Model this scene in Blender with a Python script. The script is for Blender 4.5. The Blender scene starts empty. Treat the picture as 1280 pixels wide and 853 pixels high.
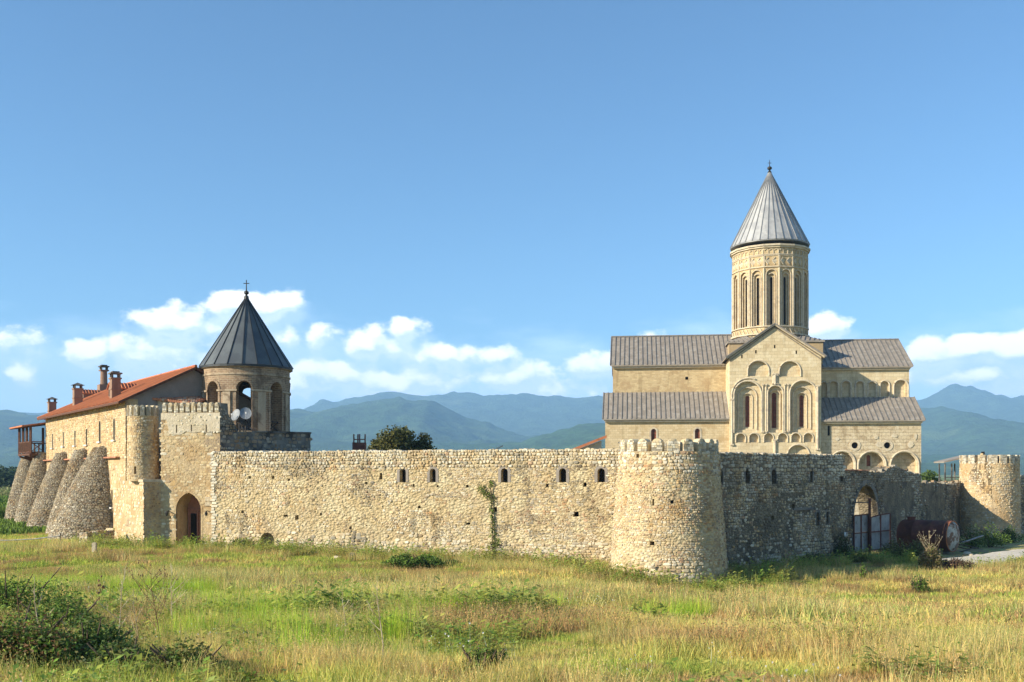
import bpy, bmesh, math, random
import numpy as np
from math import sin, cos, pi, radians, sqrt, atan2, asin, tan
from mathutils import Vector, Matrix, Euler
from mathutils.geometry import tessellate_polygon

sc = bpy.context.scene
random.seed(7)
RNG = np.random.default_rng(7)
COL = sc.collection

# ------------------------------------------------------------------ camera
K, YH, CZ = 1244.0, 590.0, 5.5          # focal length in photo pixels, horizon row, eye height
cam = bpy.data.objects.new('camera', bpy.data.cameras.new('camera'))
COL.objects.link(cam); sc.camera = cam
cam.location = (0, 0, CZ); cam.rotation_euler = (pi / 2, 0, 0)
cam.data.sensor_width = 36; cam.data.lens = 36 * K / 1280
cam.data.shift_y = (YH - 426.5) / 1280
cam.data.clip_start = 0.1; cam.data.clip_end = 40000

# ------------------------------------------------------------------ light
SUN_AZ, SUN_EL = radians(68), radians(23.5)     # azimuth measured to the left of the view's back
SUN = Vector((-sin(SUN_AZ) * cos(SUN_EL), -cos(SUN_AZ) * cos(SUN_EL), sin(SUN_EL)))
sl = bpy.data.lights.new('sun', 'SUN'); sl.energy = 5.0; sl.angle = radians(0.5); sl.color = (1.0, 0.90, 0.72)
so = bpy.data.objects.new('sun', sl); COL.objects.link(so)
so.rotation_euler = SUN.to_track_quat('Z', 'Y').to_euler(); so.location = (-60, -30, 80)
sc.view_settings.view_transform = 'Standard'; sc.view_settings.look = 'None'
sc.view_settings.exposure = 1.08; sc.view_settings.gamma = 1
sc.cycles.max_bounces = 6; sc.cycles.volume_bounces = 1; sc.cycles.transparent_max_bounces = 8
sc.cycles.use_denoising = True

world = bpy.data.worlds.new('World'); sc.world = world; world.use_nodes = True
SKY_STRENGTH = 0.074; SKY_TINT = (.72, .985, 1.15)
world.cycles.sampling_method = 'MANUAL'; world.cycles.sample_map_resolution = 256

# ------------------------------------------------------------------ node helpers
class NT:
    def __init__(s, tree): s.t = tree
    def n(s, typ, **kw):
        nd = s.t.nodes.new(typ)
        for k, v in kw.items(): setattr(nd, k, v)
        return nd
    def put(s, sock, v):
        if v is None: return
        if hasattr(v, 'is_output'): s.t.links.new(v, sock)
        else: sock.default_value = v
    def math(s, op, a, b=None, c=None, clamp=False):
        nd = s.n('ShaderNodeMath', operation=op, use_clamp=clamp)
        s.put(nd.inputs[0], a); s.put(nd.inputs[1], b)
        if c is not None: s.put(nd.inputs[2], c)
        return nd.outputs[0]
    def vmath(s, op, a, b=None):
        nd = s.n('ShaderNodeVectorMath', operation=op)
        s.put(nd.inputs[0], a)
        if b is not None: s.put(nd.inputs[1], b)
        return nd.outputs['Value'] if op in ('LENGTH', 'DOT_PRODUCT') else nd.outputs[0]
    def mix(s, f, a, b, blend='MIX'):
        nd = s.n('ShaderNodeMix', data_type='RGBA', blend_type=blend, clamp_factor=True)
        s.put(nd.inputs[0], f)
        for k, v in ((6, a), (7, b)):
            if isinstance(v, tuple) and len(v) == 3: v = (*v, 1)
            s.put(nd.inputs[k], v)
        return nd.outputs[2]
    def noise(s, vec, scale, detail=4, rough=0.55, dist=0.0):
        nd = s.n('ShaderNodeTexNoise'); s.put(nd.inputs['Vector'], vec)
        nd.inputs['Scale'].default_value = scale; nd.inputs['Detail'].default_value = detail
        nd.inputs['Roughness'].default_value = rough; nd.inputs['Distortion'].default_value = dist
        return nd.outputs[0]
    def ss(s, x, a, b):
        nd = s.n('ShaderNodeMapRange', interpolation_type='SMOOTHSTEP')
        s.put(nd.inputs[0], x); nd.inputs[1].default_value = a; nd.inputs[2].default_value = b
        return nd.outputs[0]
    def mapping(s, vec, loc=(0, 0, 0), rot=(0, 0, 0), scale=(1, 1, 1)):
        nd = s.n('ShaderNodeMapping'); s.put(nd.inputs[0], vec)
        nd.inputs[1].default_value = loc; nd.inputs[2].default_value = rot; nd.inputs[3].default_value = scale
        return nd.outputs[0]

# ------------------------------------------------------------------ sky with clouds (world)
def build_world():
    g = bpy.data.node_groups.new('cloud_density', 'ShaderNodeTree')
    g.interface.new_socket('P', in_out='INPUT', socket_type='NodeSocketVector')
    g.interface.new_socket('D', in_out='OUTPUT', socket_type='NodeSocketFloat')
    N = NT(g); gi = N.n('NodeGroupInput'); go = N.n('NodeGroupOutput')
    P = gi.outputs[0]                                      # azimuth, elevation in radians
    # cumulus positions in photo coordinates: px, py, rx, ry, weight
    blobs = [(318, 381, 58, 20, 1.0), (292, 374, 26, 14, .9), (222, 402, 55, 20, .95), (112, 443, 32, 15, .95), (165, 444, 40, 22, 1.0),
             (215, 455, 75, 28, .8), (20, 428, 50, 18, .62), (18, 466, 34, 11, .72), 
             (390, 425, 50, 20, .75), (455, 428, 55, 20, 1.0), (505, 413, 30, 13, .9), (560, 443, 55, 16, 1.0), (610, 447, 40, 14, .9),
             (420, 470, 80, 24, .9), (500, 478, 90, 22, .85), (620, 470, 110, 22, .8), (740, 458, 38, 24, 1.1), (690, 485, 90, 16, .7),
             (375, 480, 45, 18, .8), (1030, 407, 26, 16, 1.05), (830, 450, 60, 26, .8),
             (1165, 448, 36, 18, 1.15), (1215, 440, 56, 24, 1.3), (1270, 438, 56, 26, 1.3), (1215, 468, 95, 26, 1.2), (1330, 455, 70, 36, 1.0), 
             (-90, 440, 110, 30, .9), (1440, 445, 90, 34, .9)]
    acc = None
    wob = N.n('ShaderNodeTexNoise'); N.put(wob.inputs['Vector'], P)
    wob.inputs['Scale'].default_value = 34; wob.inputs['Detail'].default_value = 4
    wv = N.vmath('SUBTRACT', wob.outputs[1], (0.5, 0.5, 0.5))
    sc_ = N.n('ShaderNodeVectorMath', operation='SCALE'); N.put(sc_.inputs[0], wv); sc_.inputs[3].default_value = 0.014
    Pw = N.vmath('ADD', P, sc_.outputs[0])
    for px, py, rx, ry, w in blobs:
        rx *= 1.22; ry *= 1.3
        az = atan2(px - 640, K); r = sqrt((px - 640) ** 2 + K * K); el = math.atan((YH - py) / r)
        sx = (r * r / K) / rx
        m = N.mapping(Pw, (-az * sx, -el * r / ry, 0), (0, 0, 0), (sx, r / ry, 0))
        d = N.math('MULTIPLY', N.math('SUBTRACT', 1.0, N.vmath('LENGTH', m)), w)
        acc = d if acc is None else N.math('SMOOTH_MAX', acc, d, 0.25)
    # a belt of similar cloud everywhere else round the horizon
    sep = N.n('ShaderNodeSeparateXYZ'); N.put(sep.inputs[0], P)
    aaz = N.math('ABSOLUTE', sep.outputs[0])
    belt = N.math('SUBTRACT', 1.0, N.math('ABSOLUTE', N.math('DIVIDE', N.math('SUBTRACT', sep.outputs[1], 0.105), 0.085)))
    nb = N.noise(N.mapping(P, scale=(1, 2.2, 1)), 5.0, 3)
    belt = N.math('ADD', belt, N.math('MULTIPLY', N.math('SUBTRACT', nb, 0.62), 4.5))
    belt = N.math('SUBTRACT', N.math('MINIMUM', belt, 1.0), N.math('MULTIPLY', N.math('SUBTRACT', 1.0, N.ss(aaz, 0.6, 0.8)), 3.0))
    acc = N.math('MAXIMUM', acc, belt)
    n1 = N.noise(N.mapping(P, scale=(1, 1.35, 1)), 30, 9, 0.6)
    n2 = N.noise(N.mapping(P, (3, 1, 0), scale=(1, 1.5, 1)), 13, 3, 0.5)
    def billow(k, off):
        vo = N.n('ShaderNodeTexVoronoi', feature='SMOOTH_F1'); N.put(vo.inputs['Vector'], N.mapping(Pw, off, scale=(1, 1.15, 1))); vo.inputs['Scale'].default_value = k; vo.inputs['Smoothness'].default_value = .35
        return N.math('SUBTRACT', 0.42, vo.outputs['Distance'])
    bil = N.math('MULTIPLY', billow(38, (0, 0, 0)), .8)
    nn = N.math('ADD', N.math('ADD', bil, N.math('MULTIPLY', N.math('SUBTRACT', n1, 0.5), 1.9)), N.math('MULTIPLY', N.math('SUBTRACT', n2, 0.5), 1.0))
    out = N.math('ADD', N.math('ADD', acc, nn), 0.16)
    N.put(go.inputs[0], out)

    T = NT(world.node_tree); world.node_tree.nodes.clear()
    W = T.n('ShaderNodeOutputWorld'); bg = T.n('ShaderNodeBackground'); bg.inputs[1].default_value = SKY_STRENGTH
    sky = T.n('ShaderNodeTexSky', sky_type='NISHITA', sun_disc=False)
    sky.sun_elevation = SUN_EL; sky.sun_rotation = atan2(SUN.x, SUN.y)
    sky.altitude = 450; sky.air_density = 1.0; sky.dust_density = 0.15; sky.ozone_density = 2.5
    tc = T.n('ShaderNodeTexCoord'); sep = T.n('ShaderNodeSeparateXYZ'); T.put(sep.inputs[0], tc.outputs['Generated'])
    az = T.math('ARCTAN2', sep.outputs[0], sep.outputs[1]); el = T.math('ARCSINE', sep.outputs[2])
    comb = T.n('ShaderNodeCombineXYZ'); T.put(comb.inputs[0], az); T.put(comb.inputs[1], el)
    def dens(vec):
        gn = T.n('ShaderNodeGroup'); gn.node_tree = g; T.put(gn.inputs[0], vec); return gn.outputs[0]
    d0 = dens(comb.outputs[0]); d1 = dens(T.vmath('ADD', comb.outputs[0], (-0.004, 0.013, 0)))
    alpha = T.math('MULTIPLY', T.ss(d0, 0.10, 0.58), 0.95)
    lit = T.ss(T.math('SUBTRACT', d0, d1), -0.35, 0.75)
    under = T.math('MULTIPLY', T.ss(d1, -0.1, 0.8), 0.68)
    body = T.ss(d0, 0.3, 1.1)
    # soft hazy bank of stratus lying on the mountains
    bn = T.noise(T.mapping(comb.outputs[0], scale=(1, 3.2, 1)), 7.0, 5, 0.55)
    bel = T.math('SUBTRACT', 1.0, T.math('ABSOLUTE', T.math('DIVIDE', T.math('SUBTRACT', el, 0.088), 0.062)))
    bank = T.math('MULTIPLY', T.ss(T.math('ADD', bel, T.math('MULTIPLY', T.math('SUBTRACT', bn, 0.5), 2.6)), -0.05, 0.9), 0.62)
    lit = T.math('MAXIMUM', lit, T.math('MULTIPLY', T.math('SUBTRACT', 1.0, body), 0.30))
    ccol = T.mix(lit, (5.2, 6.8, 9.3), (12.8, 12.3, 11.7))
    # cloud thins out into the milky air right above the mountains
    skyc = T.mix(1.0, sky.outputs[0], SKY_TINT, 'MULTIPLY')
    bg2 = T.n('ShaderNodeBackground'); bg2.inputs[1].default_value = SKY_STRENGTH
    T.put(bg.inputs[0], skyc); T.put(bg2.inputs[0], T.mix(alpha, T.mix(under, T.mix(bank, skyc, (6.2, 8.1, 10.2)), (5.4, 7.0, 9.2)), ccol))
    inside = T.math('MULTIPLY', T.math('GREATER_THAN', el, -0.01), T.math('LESS_THAN', el, 0.30))
    mx = T.n('ShaderNodeMixShader'); T.put(mx.inputs[0], inside); T.t.links.new(bg.outputs[0], mx.inputs[1]); T.t.links.new(bg2.outputs[0], mx.inputs[2])
    T.t.links.new(mx.outputs[0], W.inputs[0])
build_world()

# ------------------------------------------------------------------ numpy value noise
_perm = np.random.default_rng(3).random(65536)
def _h(i, j, s=0): return _perm[((i * 73856093) ^ (j * 19349663) ^ (s * 83492791)) & 65535]
def vnoise(x, y, s=0):
    x = np.asarray(x, float); y = np.asarray(y, float)
    i = np.floor(x).astype(np.int64); j = np.floor(y).astype(np.int64); fx = x - i; fy = y - j
    fx = fx * fx * (3 - 2 * fx); fy = fy * fy * (3 - 2 * fy)
    return (_h(i, j, s) * (1 - fx) + _h(i + 1, j, s) * fx) * (1 - fy) + (_h(i, j + 1, s) * (1 - fx) + _h(i + 1, j + 1, s) * fx) * fy
def fbm(x, y, s=0, o=4):
    a, t, w = 0, 0, 1.0
    for k in range(o):
        a = a + w * vnoise(np.asarray(x) * 2 ** k, np.asarray(y) * 2 ** k, s + k); t += w; w *= .5
    return a / t
def sstep(x, a, b):
    t = np.clip((np.asarray(x, float) - a) / (b - a), 0, 1); return t * t * (3 - 2 * t)

# ------------------------------------------------------------------ scene helpers
def wpos(o):
    v = Vector((0, 0, 0))
    while o is not None: v += Vector(o.location); o = o.parent
    return v
def tag(o, label=None, cat=None, group=None, kind=None):
    if label: o['label'] = label
    if cat: o['category'] = cat
    if group: o['group'] = group
    if kind: o['kind'] = kind
    return o
def thing(name, loc, label, cat, group=None):
    o = bpy.data.objects.new(name, None); COL.objects.link(o); o.location = loc; o.empty_display_size = .3
    return tag(o, label, cat, group)
def place(name, me, parent=None, wloc=(0, 0, 0), rotz=0):
    o = bpy.data.objects.new(name, me); COL.objects.link(o)
    if parent is not None: o.parent = parent
    o.location = Vector(wloc) - (wpos(parent) if parent is not None else Vector((0, 0, 0)))
    o.rotation_euler = (0, 0, rotz)
    return o

class MB:
    def __init__(s): s.v = []; s.f = []; s.c = []; s.uv = []
    def add(s, vs, fs, col=(1, 1, 1), uvs=None):
        b = len(s.v); s.v.extend([tuple(map(float, p)) for p in vs]); s.f.extend([tuple(b + i for i in f) for f in fs])
        s.c.extend([(*col, 1)] * len(vs)); s.uv.extend(uvs if uvs is not None else [(0, 0)] * len(vs))
        return s
    def addn(s, V, F, C):                                  # numpy bulk: verts (n,3), faces list, cols (n,3)
        b = len(s.v); s.v.extend(V.tolist()); s.f.extend([tuple(b + i for i in f) for f in F])
        s.c.extend([(*c, 1) for c in C.tolist()]); s.uv.extend([(0, 0)] * len(V)); return s
    def box(s, c, size, ax=None, col=(1, 1, 1)):
        c = Vector(c); hx, hy, hz = [q / 2 for q in size]
        X, Y, Z = ax if ax else (Vector((1, 0, 0)), Vector((0, 1, 0)), Vector((0, 0, 1)))
        vs = [c + X * (i * hx) + Y * (j * hy) + Z * (k * hz) for k in (-1, 1) for j in (-1, 1) for i in (-1, 1)]
        return s.add(vs, [(0, 2, 3, 1), (4, 5, 7, 6), (0, 1, 5, 4), (2, 6, 7, 3), (0, 4, 6, 2), (1, 3, 7, 5)], col)
    def prism(s, pts, vec, col=(1, 1, 1)):
        n = len(pts); pts = [Vector(p) for p in pts]; vec = Vector(vec)
        fs = [tuple(range(n)), tuple(range(2 * n - 1, n - 1, -1))] + [(i, i + n, (i + 1) % n + n, (i + 1) % n) for i in range(n)]
        return s.add(pts + [p + vec for p in pts], fs, col)
    def bar(s, a, b, w, h=None, col=(1, 1, 1)):
        a = Vector(a); b = Vector(b); d = b - a
        if d.length < 1e-6: return s
        z = d.normalized(); up = Vector((0, 0, 1)) if abs(z.z) < .95 else Vector((0, 1, 0))
        x = z.cross(up).normalized(); y = x.cross(z)
        return s.box((a + b) / 2, (w, h or w, d.length), (x, y, z), col)
    def tube(s, path, rad, n=6, col=(1, 1, 1), cap=True):
        path = [Vector(p) for p in path]; m = len(path)
        if not hasattr(rad, '__len__'): rad = [rad] * m
        vs = []
        for i, p in enumerate(path):
            d = (path[min(i + 1, m - 1)] - path[max(i - 1, 0)]).normalized()
            up = Vector((0, 0, 1)) if abs(d.z) < .9 else Vector((1, 0, 0))
            x = d.cross(up).normalized(); y = d.cross(x)
            vs += [p + (x * cos(2 * pi * k / n) + y * sin(2 * pi * k / n)) * rad[i] for k in range(n)]
        fs = [(i * n + k, i * n + (k + 1) % n, (i + 1) * n + (k + 1) % n, (i + 1) * n + k) for i in range(m - 1) for k in range(n)]
        if cap: fs += [tuple(range(n)), tuple(range(m * n - 1, (m - 1) * n - 1, -1))]
        return s.add(vs, fs, col)
    def lathe(s, prof, c, n=24, a0=0, a1=2 * pi, col=(1, 1, 1)):      # prof: (r,z)
        full = abs(a1 - a0 - 2 * pi) < 1e-6; m = n if full else n + 1
        vs = [(c[0] + r * sin(a0 + (a1 - a0) * k / n), c[1] - r * cos(a0 + (a1 - a0) * k / n), c[2] + z) for r, z in prof for k in range(m)]
        fs = [(i * m + k, i * m + (k + 1) % m, (i + 1) * m + (k + 1) % m, (i + 1) * m + k) for i in range(len(prof) - 1) for k in range(n)]
        return s.add(vs, fs, col)
    def mesh(s, name, mat, smooth=False):
        me = bpy.data.meshes.new(name); me.from_pydata(s.v, [], s.f)
        if s.v:
            a = me.attributes.new('Col', 'FLOAT_COLOR', 'POINT')
            a.data.foreach_set('color', np.array(s.c, dtype=np.float32).ravel())
            uvl = me.uv_layers.new(name='UVMap')
            li = np.empty(len(me.loops), dtype=np.int32); me.loops.foreach_get('vertex_index', li)
            uvl.data.foreach_set('uv', np.array(s.uv, dtype=np.float32)[li].ravel())
        if mat: me.materials.append(mat)
        if smooth: me.shade_smooth()
        me.update(); return me
    def build(s, name, mat, parent=None, smooth=False, origin=None):
        if origin is not None:
            o3 = Vector(origin); s.v = [(p[0] - o3.x, p[1] - o3.y, p[2] - o3.z) for p in s.v]
            return place(name, s.mesh(name, mat, smooth), parent, origin)
        return place(name, s.mesh(name, mat, smooth), parent)

# ------------------------------------------------------------------ surfaces (u along, v = world height, d = depth inwards)
class Flat:
    def __init__(s, p0, p1=None, u=None):
        s.p = Vector((p0[0], p0[1], 0)); U = Vector(u) if u is not None else Vector((p1[0] - p0[0], p1[1] - p0[1]))
        s.L = U.length; U.normalize(); s.U = Vector((U.x, U.y, 0)); s.N = Vector((U.y, -U.x, 0))
    def m(s, u, v, d=0): q = s.p + s.U * u - s.N * d; return Vector((q.x, q.y, v))
    def mv(s, u, v, d):
        return np.stack([s.p.x + s.U.x * u - s.N.x * d, s.p.y + s.U.y * u - s.N.y * d, v + 0 * u], -1)
    def pu(s, px):
        k = (px - 640) / K; return (k * s.p.y - s.p.x) / (s.U.x - k * s.U.y)
    def pv(s, u, py): return CZ + (YH - py) / K * (s.p.y + s.U.y * u)
    def uv(s, px, py): u = s.pu(px); return u, s.pv(u, py)
    def off(s, d, du=0):
        q = s.p - s.N * d + s.U * du; return Flat((q.x, q.y), u=(s.U.x, s.U.y))
class Cyl:
    def __init__(s, c, r0, r1=None, z0=0, z1=7):
        s.c = Vector((c[0], c[1], 0)); s.r0 = r0; s.r1 = r0 if r1 is None else r1; s.z0 = z0; s.z1 = z1
    def r(s, v): return s.r0 + (s.r1 - s.r0) * (v - s.z0) / (s.z1 - s.z0)
    def m(s, u, v, d=0):
        a = u / s.r0; r = s.r(v) - d; return Vector((s.c.x + r * sin(a), s.c.y - r * cos(a), v))
    def mv(s, u, v, d):
        a = u / s.r0; r = s.r(v) - d; return np.stack([s.c.x + r * np.sin(a), s.c.y - r * np.cos(a), v + 0 * u], -1)
    def uv(s, px, py, v=5):
        for _ in range(3):
            R = s.r(v); k = (px - 640) / K; A = k * k + 1; B = -2 * (k * s.c.x + s.c.y); C = s.c.x ** 2 + s.c.y ** 2 - R * R
            D = max(B * B - 4 * A * C, 0); t = (-B - sqrt(D)) / 2 / A; v = CZ + (YH - py) / K * t
        return atan2(t * k - s.c.x, -(t - s.c.y)) * s.r0, v

def arch_pts(uc, v0, w, v1, pointed=False, n=9):           # v1 = apex height
    h = w / 2; pts = [(uc - h, v0), (uc + h, v0)]
    if pointed:
        rise = min(h * 1.35, (v1 - v0) * .8); vs = v1 - rise; R = (h * h + rise * rise) / (2 * h)
        aa = asin(min(1, rise / R))
        pts += [(uc + h - R + R * cos(aa * k / n), vs + R * sin(aa * k / n)) for k in range(n + 1)]
        pts += [(uc - h + R - R * cos(aa * k / n), vs + R * sin(aa * k / n)) for k in range(n - 1, -1, -1)]
    else:
        vs = v1 - h
        pts += [(uc + h * cos(pi * k / (2 * n)), vs + h * sin(pi * k / (2 * n))) for k in range(2 * n + 1)]
    return pts
def rect_pts(u0, v0, u1, v1): return [(u0, v0), (u1, v0), (u1, v1), (u0, v1)]
def circ_pts(uc, vc, r, n=12): return [(uc + r * cos(2 * pi * k / n), vc + r * sin(2 * pi * k / n)) for k in range(n)]

def panel(name, surf, outline, holes, depth, mat, parent, du=None, d0=0, sides=True, back=True):
    """sheet of masonry with real openings: front at d0, back at d0+depth, reveals in between"""
    polys = [[Vector((u, v, 0)) for u, v in outline]] + [[Vector((u, v, 0)) for u, v in h] for h in holes]
    flat = [p for pl in polys for p in pl]
    tris = tessellate_polygon(polys)
    bm = bmesh.new(); bv = [bm.verts.new(p) for p in flat]
    for t in tris:
        try: bm.faces.new([bv[i] for i in t])
        except ValueError: pass
    if du:
        us = [p[0] for p in outline]; a, b = min(us), max(us); n = max(1, int(round((b - a) / du)))
        for k in range(1, n):
            x = a + (b - a) * k / n
            bmesh.ops.bisect_plane(bm, geom=bm.verts[:] + bm.edges[:] + bm.faces[:], dist=1e-5, plane_co=(x, 0, 0), plane_no=(1, 0, 0))
    bm.verts.index_update(); mb = MB()
    V2 = [(v.co.x, v.co.y) for v in bm.verts]; n = len(V2)
    fr = [surf.m(u, v, d0) for u, v in V2]; bk = [surf.m(u, v, d0 + depth) for u, v in V2]
    fs = []
    for f in bm.faces:
        ix = [v.index for v in f.verts]
        if f.normal.z < 0: ix.reverse()
        fs.append(tuple(ix))
        if back: fs.append(tuple(i + n for i in reversed(ix)))
    mb.add(fr + bk, fs, (1, 1, 1), V2 + V2)
    if sides:
        for e in bm.edges:
            if len(e.link_faces) == 1:
                a, b = e.verts[0].index, e.verts[1].index; (ua, va), (ub, vb) = V2[a], V2[b]
                horiz = abs(ua - ub) > abs(va - vb)
                uvs = [(ua, va), (ub, vb), (ub + (0 if horiz else depth), vb + (depth if horiz else 0)), (ua + (0 if horiz else depth), va + (depth if horiz else 0))]
                mb.add([fr[a], fr[b], bk[b], bk[a]], [(0, 1, 2, 3)], (1, 1, 1), uvs)
    bm.free()
    return mb.build(name, mat, parent)

def sheet(name, surf, pts, d, mat, parent, thick=.04):
    mb = MB(); f = [surf.m(u, v, d) for u, v in pts]; b = [surf.m(u, v, d + thick) for u, v in pts]; n = len(pts)
    mb.add(f + b, [tuple(range(n)), tuple(range(2 * n - 1, n - 1, -1))] + [(i, i + n, (i + 1) % n + n, (i + 1) % n) for i in range(n)], (1, 1, 1), list(pts) * 2)
    return mb.build(name, mat, parent)

def ring(name, surf, pts, w, d0, d1, mat, parent, openbase=True):
    """moulding that runs round an opening: flat band of width w between depths d0 (front) and d1"""
    c = (sum(p[0] for p in pts) / len(pts), sum(p[1] for p in pts) / len(pts))
    P = [Vector(p) for p in pts]; n = len(P); O = []
    for i in range(n):
        a, b, q = P[i - 1], P[i], P[(i + 1) % n]
        e1 = (b - a).normalized() if (b - a).length > 1e-6 else Vector((1, 0)); e2 = (q - b).normalized() if (q - b).length > 1e-6 else e1
        n1 = Vector((e1.y, -e1.x)); n2 = Vector((e2.y, -e2.x)); nn = (n1 + n2)
        nn = nn.normalized() if nn.length > 1e-6 else n1
        O.append(b + nn * (w / max(.5, nn.dot(n1))))
    if openbase: O[0].y = P[0].y; O[1].y = P[1].y
    mb = MB()
    rng = range(1, n) if openbase else range(n)
    vs = [surf.m(p.x, p.y, d0) for p in P] + [surf.m(p.x, p.y, d0) for p in O] + [surf.m(p.x, p.y, d1) for p in P] + [surf.m(p.x, p.y, d1) for p in O]
    fs = []
    for i in rng:
        j = (i + 1) % n
        fs += [(i, n + i, n + j, j), (n + i, 3 * n + i, 3 * n + j, n + j), (i, j, 2 * n + j, 2 * n + i)]
    mb.add(vs, fs, (1, 1, 1), [tuple(p) for p in P] + [tuple(p) for p in O] + [tuple(p) for p in P] + [tuple(p) for p in O])
    return mb.build(name, mat, parent)

# ------------------------------------------------------------------ materials
def newmat(name):
    m = bpy.data.materials.new(name); m.use_nodes = True; m.node_tree.nodes.clear()
    T = NT(m.node_tree); out = T.n('ShaderNodeOutputMaterial'); b = T.n('ShaderNodeBsdfPrincipled')
    T.t.links.new(b.outputs[0], out.inputs[0]); b.inputs['Specular IOR Level'].default_value = 0.25
    return m, T, b
def bump(T, b, h, strength=.4, dist=.03):
    bp = T.n('ShaderNodeBump'); bp.inputs['Strength'].default_value = strength; bp.inputs['Distance'].default_value = dist
    T.put(bp.inputs['Height'], h); T.t.links.new(bp.outputs[0], b.inputs['Normal'])
def pos(T): return T.n('ShaderNodeNewGeometry').outputs['Position']
def mat_col(name, var=.25, scale=9, rough=.9, bmp=.5, bscale=26, dist=.03, stain=0.0):
    m, T, b = newmat(name); at_ = T.n('ShaderNodeAttribute'); at_.attribute_name = 'Col'; p = pos(T)
    n = T.noise(p, scale, 4); f = T.math('MULTIPLY_ADD', n, 2 * var, 1 - var)
    cc = T.n('ShaderNodeVectorMath', operation='SCALE'); T.put(cc.inputs[0], at_.outputs[0]); T.put(cc.inputs[3], f)
    st = T.mix(T.math('MULTIPLY', T.ss(T.noise(T.mapping(p, scale=(1, 1, .55)), .75, 6, .65), .50, .64), stain), cc.outputs[0], T.mix(1.0, cc.outputs[0], (.84, .68, .48), 'MULTIPLY'))
    T.put(b.inputs['Base Color'], st); b.inputs['Roughness'].default_value = rough
    bump(T, b, T.noise(p, bscale, 5, .65), bmp, dist); return m
def mat_mix(name, c1, c2, scale=2, c3=None, s3=.6, f3=(.5, .65), rough=.9, bmp=.4, bscale=18, dist=.03, metal=0, fine=.15, lo=.4, hi=.6):
    m, T, b = newmat(name); p = pos(T)
    col = T.mix(T.ss(T.noise(p, scale, 5), lo, hi), c1, c2)
    if c3: col = T.mix(T.ss(T.noise(T.mapping(p, (3, 7, 1)), s3, 6, .6), *f3), col, c3)
    f = T.math('MULTIPLY_ADD', T.noise(p, bscale, 3), 2 * fine, 1 - fine)
    cc = T.n('ShaderNodeVectorMath', operation='SCALE'); T.put(cc.inputs[0], col); T.put(cc.inputs[3], f)
    T.put(b.inputs['Base Color'], cc.outputs[0]); b.inputs['Roughness'].default_value = rough; b.inputs['Metallic'].default_value = metal
    bump(T, b, T.noise(p, bscale, 5, .6), bmp, dist); return m
def mat_ashlar(name, c1, c2, mortar, bw=.62, bh=.3, c3=None, c4=None, bmp=.5, f3=(.55, .7), s3=.5, dist=.02, msize=.012):
    m, T, b = newmat(name); p = pos(T); uv = T.n('ShaderNodeUVMap').outputs[0]
    br = T.n('ShaderNodeTexBrick'); T.put(br.inputs['Vector'], uv); br.inputs['Scale'].default_value = 1
    br.inputs['Brick Width'].default_value = bw; br.inputs['Row Height'].default_value = bh
    br.inputs['Mortar Size'].default_value = msize; br.inputs['Mortar Smooth'].default_value = .3; br.offset = .5
    br.inputs['Color1'].default_value = (*c1, 1); br.inputs['Color2'].default_value = (*c2, 1); br.inputs['Mortar'].default_value = (*mortar, 1)
    col = br.outputs[0]
    if c3: col = T.mix(T.math('MULTIPLY', T.ss(T.noise(p, s3, 6, .65), *f3), .85), col, c3)
    if c4: col = T.mix(T.math('MULTIPLY', T.ss(T.noise(T.mapping(p, (9, 4, 2), scale=(1, 1, .5)), .8, 6, .7), .56, .72), .7), col, c4)
    col = T.mix(T.math('MULTIPLY', T.ss(T.noise(T.mapping(p, scale=(1, 1, .16)), 1.6, 5, .6), .54, .70), .42), col, T.mix(1.0, col, (.50, .46, .40), 'MULTIPLY'))
    f = T.math('MULTIPLY_ADD', T.noise(p, 7, 5), .4, .8)
    cc = T.n('ShaderNodeVectorMath', operation='SCALE'); T.put(cc.inputs[0], col); T.put(cc.inputs[3], f)
    T.put(b.inputs['Base Color'], cc.outputs[0]); b.inputs['Roughness'].default_value = .92
    h = T.math('SUBTRACT', T.math('MULTIPLY', T.noise(p, 14, 5, .65), .9), T.math('MULTIPLY', br.outputs['Fac'], .6))
    bump(T, b, h, bmp, dist); return m

M = {}
M['rubble'] = mat_col('rubble_stone', .28, 7, .93, .7, 22, .03, .8)
M['mortar'] = mat_mix('mortar', (.46, .36, .21), (.38, .30, .18), 1.2, (.28, .22, .14), .5, bmp=.9, bscale=9, dist=.06)
M['mortar_dark'] = mat_mix('mortar_weathered_shade', (.18, .15, .11), (.13, .115, .09), 1.4, (.075, .07, .06), .6, bmp=.9, bscale=9, dist=.06)  # weathered tone plus the right-hand walls' shade, put into the mortar colour
M['plaster'] = mat_mix('ochre_plaster', (.50, .38, .22), (.42, .29, .15), .9, (.33, .25, .16), .8, (.52, .68), bmp=.9, bscale=7, dist=.07, fine=.22)
M['pale'] = mat_mix('pale_render', (.58, .50, .37), (.50, .42, .29), 1.2, (.40, .33, .23), .9, (.52, .7), bmp=.8, bscale=8, dist=.05, fine=.2)
M['grey_plaster'] = mat_mix('grey_plaster', (.27, .235, .20), (.23, .20, .175), .8, bmp=.3, bscale=10)
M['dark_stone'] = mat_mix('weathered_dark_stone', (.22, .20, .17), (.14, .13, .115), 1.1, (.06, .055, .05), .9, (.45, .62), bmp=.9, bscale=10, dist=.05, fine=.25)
M['church'] = mat_ashlar('church_ashlar', (.62, .50, .31), (.50, .38, .215), (.36, .27, .155), .6, .3, (.44, .31, .16), (.66, .58, .43), .8, (.50, .64))
M['church_pale'] = mat_ashlar('church_carved_stone', (.64, .535, .35), (.54, .43, .26), (.38, .30, .185), .7, .42, (.45, .34, .20), (.68, .61, .46), .7, f3=(.54, .70))
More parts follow.
